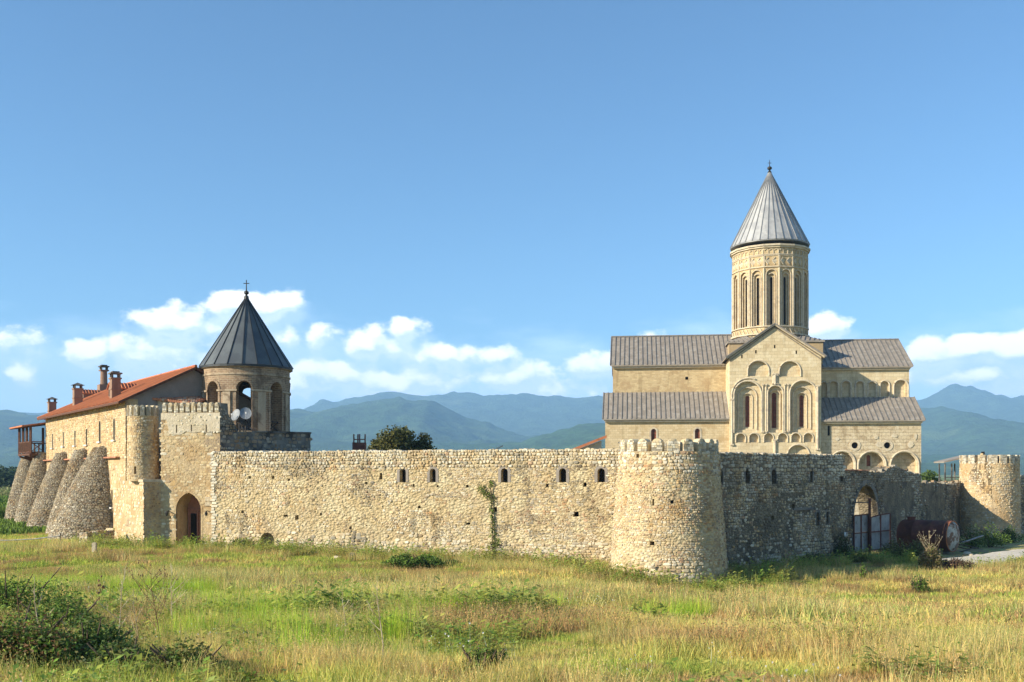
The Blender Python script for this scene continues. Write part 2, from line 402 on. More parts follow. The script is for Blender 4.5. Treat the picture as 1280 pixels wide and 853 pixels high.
M['church_brick'] = mat_ashlar('church_upper_brick', (.58, .45, .25), (.44, .32, .17), (.42, .33, .21), .45, .2, (.40, .28, .15), (.62, .52, .34), .8, (.50, .62))
M['church_low'] = mat_ashlar('church_eroded_stone', (.60, .50, .34), (.52, .42, .27), (.42, .33, .22), .55, .42, (.38, .29, .18), (.68, .61, .47), 1.0, (.48, .60), 1.3, .06)
M['trim'] = mat_mix('carved_trim', (.56, .48, .35), (.50, .41, .28), 3, (.38, .32, .24), 1.2, bmp=.4, bscale=20)
M['trim_dark'] = mat_mix('weathered_cornice', (.20, .17, .13), (.28, .23, .17), 2, bmp=.5)
M['drum'] = mat_ashlar('drum_brick', (.60, .47, .27), (.44, .32, .17), (.36, .28, .17), .5, .22, (.38, .27, .14), (.64, .54, .36), .8, (.50, .64))
M['brick'] = mat_ashlar('bell_tower_brick', (.36, .24, .15), (.21, .14, .09), (.40, .32, .22), .34, .13, (.17, .12, .08), (.46, .36, .23), .9, (.50, .62), 1.1, .03, .02)
M['brick_red'] = mat_ashlar('red_brick', (.34, .14, .085), (.26, .11, .07), (.26, .17, .12), .3, .14)
M['pane_red'] = mat_mix('red_brown_window_frame', (.26, .075, .04), (.18, .055, .03), 3, rough=.6, bmp=.1)
M['void'] = mat_mix('painted_dark_interior', (.012, .010, .008), (.02, .016, .012), 2, rough=1, bmp=.1)  # near-black colour paints in the darkness inside windows and holes
M['wood'] = mat_mix('dark_brown_wood', (.13, .055, .03), (.09, .04, .022), 5, rough=.7, bmp=.3)
M['door'] = mat_mix('pinkish_brown_door_wood', (.40, .20, .14), (.33, .165, .115), 4, rough=.6, bmp=.3)
M['white'] = mat_mix('white_paint', (.72, .71, .68), (.66, .65, .62), 5, rough=.5, bmp=.05)
M['grey_dish'] = mat_mix('grey_dish_paint', (.24, .26, .28), (.2, .22, .24), 5, rough=.5, bmp=.05)
M['iron'] = mat_mix('dark_iron', (.03, .03, .03), (.05, .045, .04), 9, rough=.5, bmp=.1, metal=.4)
M['rust'] = mat_mix('rusted_steel', (.135, .045, .03), (.09, .032, .024), 1.6, (.14, .06, .035), 1.1, (.52, .68), rough=.75, bmp=.4, bscale=14)
M['rust_frame'] = mat_mix('rusty_frame_steel', (.20, .08, .05), (.14, .05, .035), 2, rough=.8)
M['rust_edge'] = mat_mix('sunlit_orange_rust', (.42, .17, .07), (.30, .11, .05), 3, rough=.8)  # rusty rim brightened, sunlight on the tank's edge put into its orange
M['whitewash'] = mat_mix('peeling_grey_paint', (.40, .40, .35), (.28, .28, .24), 3.2, (.15, .09, .06), 1.8, (.50, .58), rough=.8)
M['zinc'] = mat_mix('corrugated_zinc', (.34, .335, .32), (.26, .255, .245), 2, (.15, .13, .11), 2.5, (.55, .7), rough=.55, metal=.2, bmp=.15)
M['roof_grey'] = mat_mix('grey_brown_sheet_roof', (.31, .265, .215), (.25, .215, .175), .9, (.36, .32, .265), 1.4, rough=.6, bmp=.1, metal=.15)
M['roof_rib'] = mat_mix('roof_seam', (.20, .18, .16), (.25, .225, .20), 1.5, rough=.55, bmp=.1, metal=.15)
M['cone_grey'] = mat_mix('light_grey_sheet_roof', (.40, .40, .39), (.31, .31, .31), .7, (.44, .43, .41), .9, rough=.5, bmp=.08, metal=.25)
M['cone_seam'] = mat_mix('light_grey_seam', (.20, .20, .20), (.26, .26, .255), 1, rough=.5, metal=.2)
M['slate'] = mat_mix('dark_grey_sheet_roof', (.115, .13, .135), (.09, .10, .108), .9, rough=.5, bmp=.08, metal=.25)
M['slate_seam'] = mat_mix('dark_grey_seam', (.03, .034, .038), (.04, .045, .05), 1, rough=.5, metal=.2)
M['tile'] = mat_mix('orange_clay_tile', (.52, .19, .085), (.45, .155, .07), 1.3, (.27, .09, .05), 1.0, rough=.85, bmp=.6, bscale=11)
M['tile_col'] = mat_col('clay_tile_mixed', .2, 9, .85, .4)
M['dirt'] = mat_mix('pale_dirt', (.62, .56, .46), (.54, .48, .38), 1.6, (.40, .35, .22), .8, (.6, .72), bmp=.8, bscale=6, dist=.05)
M['bark'] = mat_mix('bark', (.12, .09, .06), (.08, .06, .04), 6, bmp=.8)
M['dry'] = mat_mix('dry_stalk', (.50, .42, .28), (.38, .29, .17), 5, bmp=.1)
M['dry_red'] = mat_mix('brown_dead_stalk', (.22, .12, .07), (.16, .09, .055), 5, bmp=.1)
M['rope'] = mat_mix('grey_rope', (.5, .48, .44), (.4, .38, .34), 4)
def mat_leaf(name, trans=.35):
    m, T, b = newmat(name); a = T.n('ShaderNodeAttribute'); a.attribute_name = 'Col'
    T.put(b.inputs['Base Color'], a.outputs[0]); b.inputs['Roughness'].default_value = .65
    tr = T.n('ShaderNodeBsdfTranslucent'); T.put(tr.inputs[0], a.outputs[0])
    mx = T.n('ShaderNodeMixShader'); mx.inputs[0].default_value = trans
    out = [n for n in m.node_tree.nodes if n.type == 'OUTPUT_MATERIAL'][0]
    T.t.links.new(b.outputs[0], mx.inputs[1]); T.t.links.new(tr.outputs[0], mx.inputs[2]); T.t.links.new(mx.outputs[0], out.inputs[0])
    return m
M['leaf'] = mat_leaf('leaf')

def mat_rough(name, c1, c2, c3_, k=5.5):
    m, T, b = newmat(name); p = pos(T)
    col = T.mix(T.ss(T.noise(p, 1.2, 5), .4, .6), c1, c2); col = T.mix(T.ss(T.noise(T.mapping(p, (3, 7, 1)), .6, 6, .6), .5, .65), col, c3_)
    vo = T.n('ShaderNodeTexVoronoi', feature='SMOOTH_F1'); T.put(vo.inputs['Vector'], T.mapping(p, scale=(1, 1, 1.5))); vo.inputs['Scale'].default_value = k; vo.inputs['Smoothness'].default_value = .3
    col = T.mix(T.math('MULTIPLY', T.ss(vo.outputs['Distance'], .35, .7), .45), col, tuple(c * .55 for c in c2))
    T.put(b.inputs['Base Color'], col); b.inputs['Roughness'].default_value = .93
    bump(T, b, T.math('SUBTRACT', T.noise(p, 16, 5, .65), T.math('MULTIPLY', vo.outputs['Distance'], 1.6)), 1.0, .06); return m
M['mortar'] = mat_rough('bedding_mortar', (.60, .50, .31), (.52, .40, .22), (.42, .32, .19))
M['mortar_dark'] = mat_rough('weathered_shade_bedding', (.27, .22, .145), (.19, .155, .105), (.11, .09, .065))  # weathered bedding, also darkened to paint in the shaded walls; buttresses share it
# ------------------------------------------------------------------ rubble facing
def c3(*a): return np.array(a, float)
WHITE, CREAM, OCHRE, GREY, BROWN, RED, DGREY = c3(.64, .59, .47), c3(.60, .50, .33), c3(.54, .41, .22), c3(.36, .32, .25), c3(.29, .20, .12), c3(.44, .25, .14), c3(.18, .16, .13)
def pick(n, rng, palette, wts):
    """wts: (n,k) non-negative"""
    w = np.cumsum(wts / wts.sum(1, keepdims=True), 1); r = rng.random(n)[:, None]
    ix = np.minimum((r > w).sum(1), len(palette) - 1); P = np.array(palette)
    m = (P * (wts / wts.sum(1, keepdims=True)).mean(0)[:, None]).sum(0)
    return (P[ix] * .66 + m * .34) * (0.86 + .26 * rng.random((n, 1)))
def inpoly(us, vs, poly, grow=0.0):
    c = np.array(poly).mean(0); P = (np.array(poly) - c); r = np.abs(P).max(0) + 1e-6; P = P * ((r + grow) / r) + c
    ins = np.zeros(len(us), bool); n = len(P)
    for i in range(n):
        x1, y1 = P[i]; x2, y2 = P[(i + 1) % n]
        if y1 == y2: continue
        cond = ((y1 > vs) != (y2 > vs)) & (us < (x2 - x1) * (vs - y1) / (y2 - y1) + x1); ins ^= cond
    return ins
def rubble(surf, u0, u1, vb, vt, size, colfn, holes=(), proud=(.03, .09), seed=1, aspect=(.8, 1.7), gap=.93, drop=.0, clip=None, patch=None):
    rng = np.random.default_rng(seed)
    cu, cv, hw, hh = [], [], [], []
    v = vb
    while v < vt:
        sz = size(v) if callable(size) else size
        h = sz * rng.uniform(.7, 1.3)
        if v + h > vt + .4 * h: h = max(vt - v, .05)
        u = u0 - rng.uniform(0, sz)
        while u < u1:
            w = h * rng.uniform(*aspect)
            cu.append(u + w / 2); cv.append(v + h / 2); hw.append(w / 2); hh.append(h / 2); u += w
        v += h
    cu, cv, hw, hh = map(np.array, (cu, cv, hw, hh)); n = len(cu)
    cv = cv + .35 * hh * (2 * rng.random(n) - 1) + (fbm(cu * .8, cv * .8, seed) - .5) * .12
    keep = (cu > u0) & (cu < u1) & (rng.random(n) > drop)
    if patch is not None: keep &= rng.random(n) > patch(cu, cv)
    for h in holes: keep &= ~inpoly(cu, cv, h, .09)
    if clip is not None: keep &= clip(cu, cv)
    cu, cv, hw, hh = cu[keep], cv[keep], hw[keep], hh[keep]; n = len(cu)
    if n == 0: return None
    s = gap * rng.uniform(.85, 1.12, n); k = 8
    ang = np.linspace(0, 2 * pi, k, endpoint=False)[None, :] + rng.uniform(-.25, .25, (n, k)) + rng.uniform(0, .7, (n, 1))
    ca, sa = np.cos(ang), np.sin(ang); e = .72
    ca = np.sign(ca) * np.abs(ca) ** e; sa = np.sign(sa) * np.abs(sa) ** e
    rr = rng.uniform(.84, 1.1, (n, k)) * s[:, None]
    du, dv = ca * rr * hw[:, None], sa * rr * hh[:, None]
    p = rng.uniform(proud[0], proud[1], n)[:, None] * (np.minimum(hw, hh)[:, None] / .12) ** .5
    p = p * (.45 + 1.1 * fbm(cu * .9 + 31, cv * .9, seed + 2))[:, None]
    tx, ty = rng.uniform(-.3, .3, (n, 1)), rng.uniform(-.3, .3, (n, 1))
    tilt = 1 + tx * ca + ty * sa
    rings = []
    for sc_, pr in ((1.0, -.04 + 0 * p), (.96, p * .55 * tilt), (.66, p * tilt)):
        rings.append(surf.mv(cu[:, None] + du * sc_, cv[:, None] + dv * sc_, -pr + 0 * du))
    V = np.stack(rings, 1).reshape(n * 3 * k, 3)
    cols = colfn(cu, cv, rng)
    C = np.repeat(cols, 3 * k, 0)
    q = [(a * k + i, a * k + (i + 1) % k, (a + 1) * k + (i + 1) % k, (a + 1) * k + i) for a in range(2) for i in range(k)] + [tuple(2 * k + i for i in range(k))]
    F = [tuple(b + i for i in f) for b in range(0, n * 3 * k, 3 * k) for f in q]
    return V, F, C
def add_rubble(name, parent, parts, mat='rubble'):
    mb = MB()
    for p in parts:
        if p is not None: mb.addn(*p)
    o = mb.build(name, M[mat], parent); o['kind'] = 'stuff'; return o

# ------------------------------------------------------------------ terrain height
def ground_z(x, y):
    x = np.asarray(x, float); y = np.asarray(y, float)
    zf = np.interp(x, [-60, -22, 0, 6, 9, 24, 45, 60], [.75, .75, .42, .12, -.32, -.2, -.2, -.2]) * (1 - sstep(y, 110, 400))
    t = np.clip((y - 9) / (45 - 9), 0, 1); t = t * 0.85 + .15 * t * t * (3 - 2 * t)
    near = 3.25 - .35 * sstep(x, -2, -9) * (1 - sstep(y, 14, 24)) + .25 * sstep(x, 2, 14) * (1 - sstep(y, 16, 34))
    z = near * (1 - t) + zf * t
    m = 1 - sstep(y, 120, 300)
    z = z + ((fbm(x * .16, y * .16, 11) - .5) * .45 * (1 - sstep(y, 40, 52)) + (fbm(x * .9, y * .9, 15) - .5) * .16) * m
    # furrow left by a cart track, low bank
    d = y - (27.5 + .28 * (x - 3) + .8 * np.sin(x * .5)); w = sstep(x, -3, 1)
    z = z + w * (-.30 * np.exp(-(d / .5) ** 2) + .12 * np.exp(-((d + 1.2) / .8) ** 2))
    return z
def gz(x, y): return float(ground_z(x, y))
def ground_at(px, py):
    """point on the terrain under a photo pixel"""
    k = (px - 640) / K; lo, hi = 6.0, 400.0
    ys = np.geomspace(6, 400, 3000); zz = ground_z(ys * k, ys); rows = YH + (CZ - zz) / ys * K
    i = int(np.argmax(rows < py)) if (rows < py).any() else len(ys) - 1
    return Vector((ys[i] * k, ys[i], zz[i]))

# ================================================================== GROUND
def axis_lines(lo, hi, step, far, back, gr=1.22):
    a = list(np.arange(lo, hi + 1e-6, step)); s = step; x = hi
    while x < far: s *= gr; x = min(x + s, far); a.append(x)
    s = step; x = lo
    while x > -back: s *= gr; x = max(x - s, -back); a.insert(0, x)
    return np.array(a)
def grid_mesh(name, X, Y, Z, mat, smooth=True):
    ny, nx = X.shape; V = np.stack([X.ravel(), Y.ravel(), Z.ravel()], 1)
    i = np.arange(ny * nx).reshape(ny, nx); F = np.stack([i[:-1, :-1], i[:-1, 1:], i[1:, 1:], i[1:, :-1]], -1).reshape(-1, 4)
    me = bpy.data.meshes.new(name); me.from_pydata(V.tolist(), [], F.tolist()); me.materials.append(mat)
    if smooth: me.shade_smooth()
    return place(name, me)

def field_colour(T, p):
    """grass colour by position: green, straw and brown patches; shared by soil and blades"""
    a = T.noise(T.mapping(p, (0, 0, 0), scale=(.8, 1.1, 0)), .22, 4, .6)
    c = T.noise(T.mapping(p, (13, 5, 0), scale=(1, 1.6, 0)), .42, 4, .6)
    sep = T.n('ShaderNodeSeparateXYZ'); T.put(sep.inputs[0], p)
    left = T.ss(sep.outputs[0], 4, -12)
    g = T.math('ADD', a, T.math('MULTIPLY', left, .11))
    col = T.mix(T.ss(g, .40, .60), (.54, .46, .19), (.31, .36, .085))
    return T.mix(T.ss(c, .50, .60), col, (.40, .29, .15))
def ground_material():
    m, T, b = newmat('meadow_soil'); p = pos(T)
    col = field_colour(T, p)
    col = T.mix(T.ss(T.noise(p, 3.5, 5, .7), .42, .62), T.mix(.5, col, (.12, .095, .05)), col)
    sep = T.n('ShaderNodeSeparateXYZ'); T.put(sep.inputs[0], p)
    # farmland beyond the fort
    far = T.ss(sep.outputs[1], 105, 140)
    w = T.noise(T.mapping(p, scale=(.25, 1, 0)), .03, 3); rows = T.noise(T.mapping(p, scale=(.04, .5, 0)), .12, 3)
    fc = T.mix(T.ss(w, .45, .52), (.085, .17, .025), (.25, .24, .09)); fc = T.mix(T.ss(rows, .52, .6), fc, (.06, .10, .03))
    col = T.mix(far, col, fc)
    T.put(b.inputs['Base Color'], col); b.inputs['Roughness'].default_value = .95
    bump(T, b, T.noise(p, 9, 6, .7), 1.0, .08); return m
M['ground'] = ground_material()
gx = axis_lines(-52, 56, .62, 8200, 8200); gy = axis_lines(2, 96, .62, 6900, 2500)
X, Y = np.meshgrid(gx, gy); g = grid_mesh('ground', X, Y, ground_z(X, Y), M['ground']); tag(g, kind='structure', label='grassy meadow falling gently from the viewer to the foot of the fortress walls')

# dirt tracks: ribbons laid on the terrain
def ribbon(name, pts, width, mat, lift=.03, label=None):
    P = [Vector(p) for p in pts]; dense = []
    for a, b in zip(P[:-1], P[1:]):
        n = max(2, int((b - a).length / .5)); dense += [a.lerp(b, i / n) for i in range(n)]
    dense.append(P[-1]); V = []; m = 7
    for i, p in enumerate(dense):
        d = (dense[min(i + 1, len(dense) - 1)] - dense[max(i - 1, 0)]); d = Vector((d.x, d.y)).normalized(); nrm = Vector((-d.y, d.x))
        wl = width * (.85 + .3 * vnoise(i * .23, 1.3)); wr = width * (.85 + .3 * vnoise(i * .23, 9.3))
        for j in range(m):
            t = j / (m - 1); o = -wl * (1 - t) + wr * t; x, y = p.x + nrm.x * o, p.y + nrm.y * o
            V.append((x, y, gz(x, y) + lift * (1 if 0 < j < m - 1 else -1.5)))
    F = [(i * m + j, i * m + j + 1, (i + 1) * m + j + 1, (i + 1) * m + j) for i in range(len(dense) - 1) for j in range(m - 1)]
    me = bpy.data.meshes.new(name); me.from_pydata(V, [], F); me.materials.append(mat); me.shade_smooth(); o = place(name, me)
    return tag(o, label, kind='structure')
ribbon('dirt_path', [(27.4, 62.3), (31.5, 65.3), (37.5, 70.5), (46, 78), (58, 86)], 2.1, M['dirt'], .12, 'pale dirt track running past the rusty tank to the right')
ribbon('dirt_strip', [(16.5, 59.5), (19.5, 61.5), (23, 62.6), (27.4, 62.3)], .3, M['dirt'], .03, 'narrow bare strip in the shade along the wall')

# ================================================================== HILLS
def hills(name, prof, Yd, depth, col, seed, label, spur=.22, sw=500):
    px = np.array([p[0] for p in prof], float); py = np.array([p[1] for p in prof], float)
    xs = np.arange(px[0], px[-1], 4.0); x = (xs - 640) / K * Yd
    H = (YH - np.interp(xs, px, py)) / K * Yd + CZ
    H = H + (fbm(x / (sw * .35), 0 * x, seed, 5) - .5) * sw * .028
    t = np.concatenate([np.linspace(0, 1, 60), np.linspace(1.03, 1.35, 8)])
    T_, XX = np.meshgrid(t, x, indexing='ij'); HH = np.broadcast_to(H, T_.shape)
    yy = Yd - depth * (1 - T_)
    f = np.where(T_ <= 1, np.clip(T_, 0, 1) ** 1.15, np.clip(1 - (T_ - 1) / .35, 0, 1) ** .8)
    n = fbm(XX / sw + (1 - T_) * .7, T_ * 1.3 + XX / sw * .25, seed, 5); ridge = 1 - np.abs(2 * n - 1) * 1.6
    Z = HH * f + (ridge - .6) * spur * HH * np.sin(pi * np.clip(T_, 0, 1)) ** .8 - 12 * (T_ <= 0) - 12 * (T_ >= 1.34)
    Z += (fbm(XX / (sw * .08), yy / (sw * .08), seed + 5, 4) - .5) * sw * .045 * np.clip(f * 3, 0, 1)
    m, T, b = newmat(name + '_forest'); p = pos(T); q = T.mapping(p, scale=(1 / sw,) * 3)
    cc = T.mix(T.ss(T.noise(q, 14, 6, .65), .4, .62), col, tuple(c * 1.7 for c in col)); cc = T.mix(T.ss(T.noise(q, 3, 4), .56, .66), cc, tuple(c * k for c, k in zip(col, (2.6, 2.1, 2.0))))
    T.put(b.inputs['Base Color'], cc); b.inputs['Roughness'].default_value = .95; bump(T, b, T.noise(q, 60, 4, .7), 1.0, sw * .02)
    o = grid_mesh(name, XX, yy, Z, m); return tag(o, label, kind='structure')
hills('mountains', [(-700, 500), (-400, 492), (-200, 505), (-60, 512), (100, 520), (240, 518), (330, 512), (384, 509), (400, 500), (434, 497), (475, 493), (491, 491), (520, 495), (552, 494), (650, 494), (753, 496), (850, 500), (960, 505), (1080, 508), (1130, 505), (1146, 500), (1172, 489), (1197, 479), (1214, 480), (1233, 489), (1251, 491), (1263, 496), (1290, 497), (1400, 485), (1600, 500), (2000, 490)],
      6000, 2200, (.035, .06, .03), 21, 'highest and most distant blue mountain range under the clouds', .16, 1100)
hills('hills', [(-800, 530), (-500, 505), (-250, 520), (-60, 511), (0, 514), (20, 516), (45, 520), (130, 540), (240, 530), (330, 512), (377, 512), (400, 517), (434, 507), (468, 502), (501, 497), (520, 501), (541, 501), (565, 514), (585, 523), (612, 530), (635, 541), (652, 544), (680, 548), (760, 560), (900, 560), (1050, 540), (1120, 518), (1150, 511), (1174, 510), (1190, 515), (1209, 523), (1240, 527), (1262, 531), (1281, 538), (1400, 530), (1700, 505), (2000, 520)],
      3900, 1700, (.035, .065, .025), 33, 'forested blue-green hills rising behind the fortress in the middle distance', .26, 620)
hills('wooded_foothills', [(-800, 580), (-300, 570), (-50, 575), (60, 578), (300, 575), (480, 565), (545, 553), (590, 556), (652, 552), (672, 546), (696, 538), (719, 532), (755, 529), (800, 527), (900, 540), (1040, 560), (1150, 568), (1280, 566), (1450, 560), (1700, 550), (2000, 570)],
      2700, 1100, (.03, .065, .02), 47, 'lowest dark green wooded foothills just above the wall top', .25, 330)

# ================================================================== FORTRESS WALLS
def blind_window(surf, uc, v0, w, v1, parent, depth=.42, pointed=False, surround=None, name='window', sd=-.02):
    pts = arch_pts(uc, v0, w, v1, pointed)
    o = sheet(name, surf, arch_pts(uc, v0 - .05, w + .1, v1 + .05, pointed), depth, M['void'], parent)
    if surround: ring('window_surround', surf, pts, .17, sd, .06, surround, o)
    return pts

def dk(fn, k):  # darker stone colours, painting in shade on walls turned from the sun
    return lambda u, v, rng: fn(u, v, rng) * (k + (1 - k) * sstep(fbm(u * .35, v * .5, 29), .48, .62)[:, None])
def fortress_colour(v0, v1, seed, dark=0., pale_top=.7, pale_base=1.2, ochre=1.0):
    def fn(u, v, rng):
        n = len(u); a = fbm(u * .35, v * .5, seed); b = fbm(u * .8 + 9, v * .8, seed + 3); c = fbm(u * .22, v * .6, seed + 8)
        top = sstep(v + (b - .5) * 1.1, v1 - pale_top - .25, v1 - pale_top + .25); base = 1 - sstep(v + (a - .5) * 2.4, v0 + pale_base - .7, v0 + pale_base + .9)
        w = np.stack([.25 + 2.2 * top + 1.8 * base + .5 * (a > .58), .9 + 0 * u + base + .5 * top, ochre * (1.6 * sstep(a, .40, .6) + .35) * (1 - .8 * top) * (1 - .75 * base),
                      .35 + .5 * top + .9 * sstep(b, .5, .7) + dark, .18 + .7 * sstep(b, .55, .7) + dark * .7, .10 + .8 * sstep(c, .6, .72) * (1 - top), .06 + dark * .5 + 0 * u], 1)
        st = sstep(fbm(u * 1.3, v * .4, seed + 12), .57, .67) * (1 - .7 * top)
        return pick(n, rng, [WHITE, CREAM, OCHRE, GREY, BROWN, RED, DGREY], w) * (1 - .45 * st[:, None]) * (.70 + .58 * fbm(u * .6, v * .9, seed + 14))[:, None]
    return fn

# ---- long sunlit curtain wall
def zoneA(u, v): return u + 5 * (fbm(u * .25, v * .6, 17) - .5) < 14.5
def wear(u, v): return .06 + .78 * sstep(fbm(u * .42, v * .85, 19) + .10 * sstep(u, 8, 11) * sstep(u, 15.5, 13), .49, .58) * (v < 5.6) * (v > 1.4)
W1 = Flat((-18.95, 62.9), (6.5, 54.63)); cw = thing('fortress_wall', W1.m(W1.L / 2, .4), 'long sunlit rubble stone curtain wall with five small arched windows, left of the round tower', 'wall')
VT = 6.74
holes, wl = [], []
for px, py0, py1, wpx in ((503.5, 586, 603, 8.5), (541, 586, 603, 8), (630.5, 585.5, 603, 9), (703.3, 585.5, 603, 9.2), (751.5, 585.5, 603, 9.4)):
    u = W1.pu(px); wl.append((u, W1.pv(u, py1), wpx / K * (W1.p.y + W1.U.y * u), W1.pv(u, py0)))
for u, v0, w, v1 in wl: holes.append(blind_window(W1, u, v0, w, v1, cw, surround=M['grey_plaster']))
for px, py, w, h in ((312, 597, .2, .2), (341, 597, .22, .2), (361, 600, .2, .16), (303, 640, .22, .2), (357, 645, .3, .16), (371, 647, .26, .3), (401, 643, .18, .2), (457.5, 604, .2, .16), (476, 595.5, .2, .42),
                      (517, 607, .16, .2), (584, 608, .2, .2), (547, 608, .16, .16), (684, 607, .2, .22), (731, 606, .22, .26), (720, 643, .34, .3), (524, 634, .2, .2), (619, 637, .24, .3), (438, 660, .2, .2), (585, 655, .3, .14)):
    u, v = W1.uv(px, py); h_ = [(u - w / 2, v - h / 2), (u + w / 2, v - h / 2 + .03), (u + w / 2 - .02, v + h / 2), (u - w / 2 + .03, v + h / 2 - .02)]
    holes.append(h_); sheet('putlog_hole', W1, rect_pts(u - w / 2 - .05, v - h / 2 - .05, u + w / 2 + .05, v + h / 2 + .05), .4, M['void'], cw)
u, v = W1.uv(334, 690); nh = arch_pts(u, v - .3, 1.0, W1.pv(u, 666), n=5); holes.append(nh); sheet('arched_recess', W1, rect_pts(u - .7, v - .5, u + .7, v + 2), .5, M['mortar'], cw)
panel('masonry', W1, rect_pts(0, -.6, W1.L, VT - .04), holes, .9, M['mortar'], cw)
add_rubble('facing_stones', cw, [rubble(W1, -.1, W1.L, .0, 5.75, lambda v: .125 if v > 2 else .17, fortress_colour(.6, VT, 5, ochre=1.5), holes, (.015, .065), 2, drop=.04, gap=.97, aspect=(.9, 2.0), clip=lambda u, v: zoneA(u, v), patch=wear),
                                 rubble(W1, -.1, W1.L, .0, 5.75, lambda v: .098 if v > 1.5 else .14, fortress_colour(.6, VT, 5, .35, ochre=1.5), holes, (.012, .055), 3, drop=.05, gap=.97, aspect=(1.0, 2.6), clip=lambda u, v: ~zoneA(u, v), patch=wear),
                                 rubble(W1, -.1, W1.L, 5.75, VT, .17, fortress_colour(.6, VT, 5), holes, (.035, .09), 6),
                                 rubble(W1, 0, W1.L, VT - .22, VT + .02, .2, fortress_colour(.6, VT, 5), (), (-.05, .0), 4)])
# cap stones on the wall top, bedded irregularly
mb = MB(); rng = np.random.default_rng(12); u = 0
while u < W1.L:
    w = rng.uniform(.16, .42); h = rng.uniform(.05, .14)
    for d in (.12, .42, .72): mb.prism([W1.m(u + w * a, VT - .06 + h * b * rng.uniform(.8, 1.2), d - .13) for a, b in ((.02, 0), (.97, 0), (.9, .8), (.55, 1.05), (.12, .85))], -W1.N * .27, tuple((WHITE if rng.random() < .5 else CREAM) * rng.uniform(.75, 1.05)))
    u += w
o = mb.build('coping_stones', M['rubble'], cw); o['kind'] = 'stuff'
# battered reinforcement: a step in the wall near its middle and irregular projecting quoins at its left end
mb = MB()
for k in range(34):
    z = .5 + k * .185; w_ = random.uniform(.2, .5); h_ = random.uniform(.12, .17); o_ = random.uniform(-.04, .05)
    mb.prism([W1.m(-.06 + o_ + a * w_, z + b_ * h_, -.05) for a, b_ in ((.06, 0), (.95, .04), (1, .8), (.9, 1), (.1, .95), (0, .3))], -W1.N * .2, tuple(WHITE * random.uniform(.75, 1.08)))
o = mb.build('corner_quoins', M['rubble'], cw); o['kind'] = 'stuff'

# ---- wall in shade to the right of the tower
W2 = Flat((11.2, 56.3), (22.07, 66.0)); rw = thing('fortress_wall', W2.m(W2.L / 2, 0), 'shaded rubble curtain wall right of the big round tower, with four small windows in a row', 'wall')
holes = []
for px, py0, py1, wpx in ((900, 586.5, 604, 8.5), (934.5, 586, 604, 7.5), (967, 587, 605, 7), (1014, 588, 603, 4.5), (1022, 640.5, 656.5, 5), (1034, 640, 654.5, 4)):
    u = W2.pu(px); y = W2.p.y + W2.U.y * u; w = wpx / K * y / .8
    holes.append(blind_window(W2, u, W2.pv(u, py1), w, W2.pv(u, py0), rw, surround=M['dark_stone']))
for px, py, w, h in ((966, 648, .3, .3), (992, 633, .3, .3), (1052, 599, .3, .3)):
    u, v = W2.uv(px, py); holes.append(rect_pts(u - w / 2, v - h / 2, u + w / 2, v + h / 2)); sheet('putlog_hole', W2, rect_pts(u - .25, v - .25, u + .25, v + .25), .4, M['void'], rw)
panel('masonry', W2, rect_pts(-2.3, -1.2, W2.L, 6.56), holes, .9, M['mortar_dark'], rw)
add_rubble('facing_stones', rw, [rubble(W2, -2.2, W2.L, -1, 6.6, lambda v: .17 if v > 3.9 or v < 1.2 else .13, dk(fortress_colour(-.6, 6.6, 71, .8, 1.7, 1.0, .8), 1.0), holes, (.02, .075), 21, drop=.03, gap=.97, aspect=(.9, 2.1), patch=lambda u, v: .7 * sstep(fbm(u * .4, v * .8, 23), .52, .62) * (v < 4.2))])  # greyer, darker stone mix puts part of this wall's shade into its colour
mb = MB(); u = -.5
while u < W2.L:
    w = random.uniform(.2, .5); h = random.uniform(.05, .16)
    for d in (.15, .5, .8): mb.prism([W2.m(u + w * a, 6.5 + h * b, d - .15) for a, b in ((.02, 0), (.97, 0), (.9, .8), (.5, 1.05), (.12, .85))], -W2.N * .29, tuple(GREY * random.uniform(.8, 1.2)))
    u += w
o = mb.build('coping_stones', M['rubble'], rw); o['kind'] = 'stuff'
sheet('stone_lintel', W2, [(W2.pu(991), 3.1), (W2.pu(1018), 3.1), (W2.pu(1018), 3.25), (W2.pu(991), 3.25)], -.09, M['dark_stone'], rw, .2)

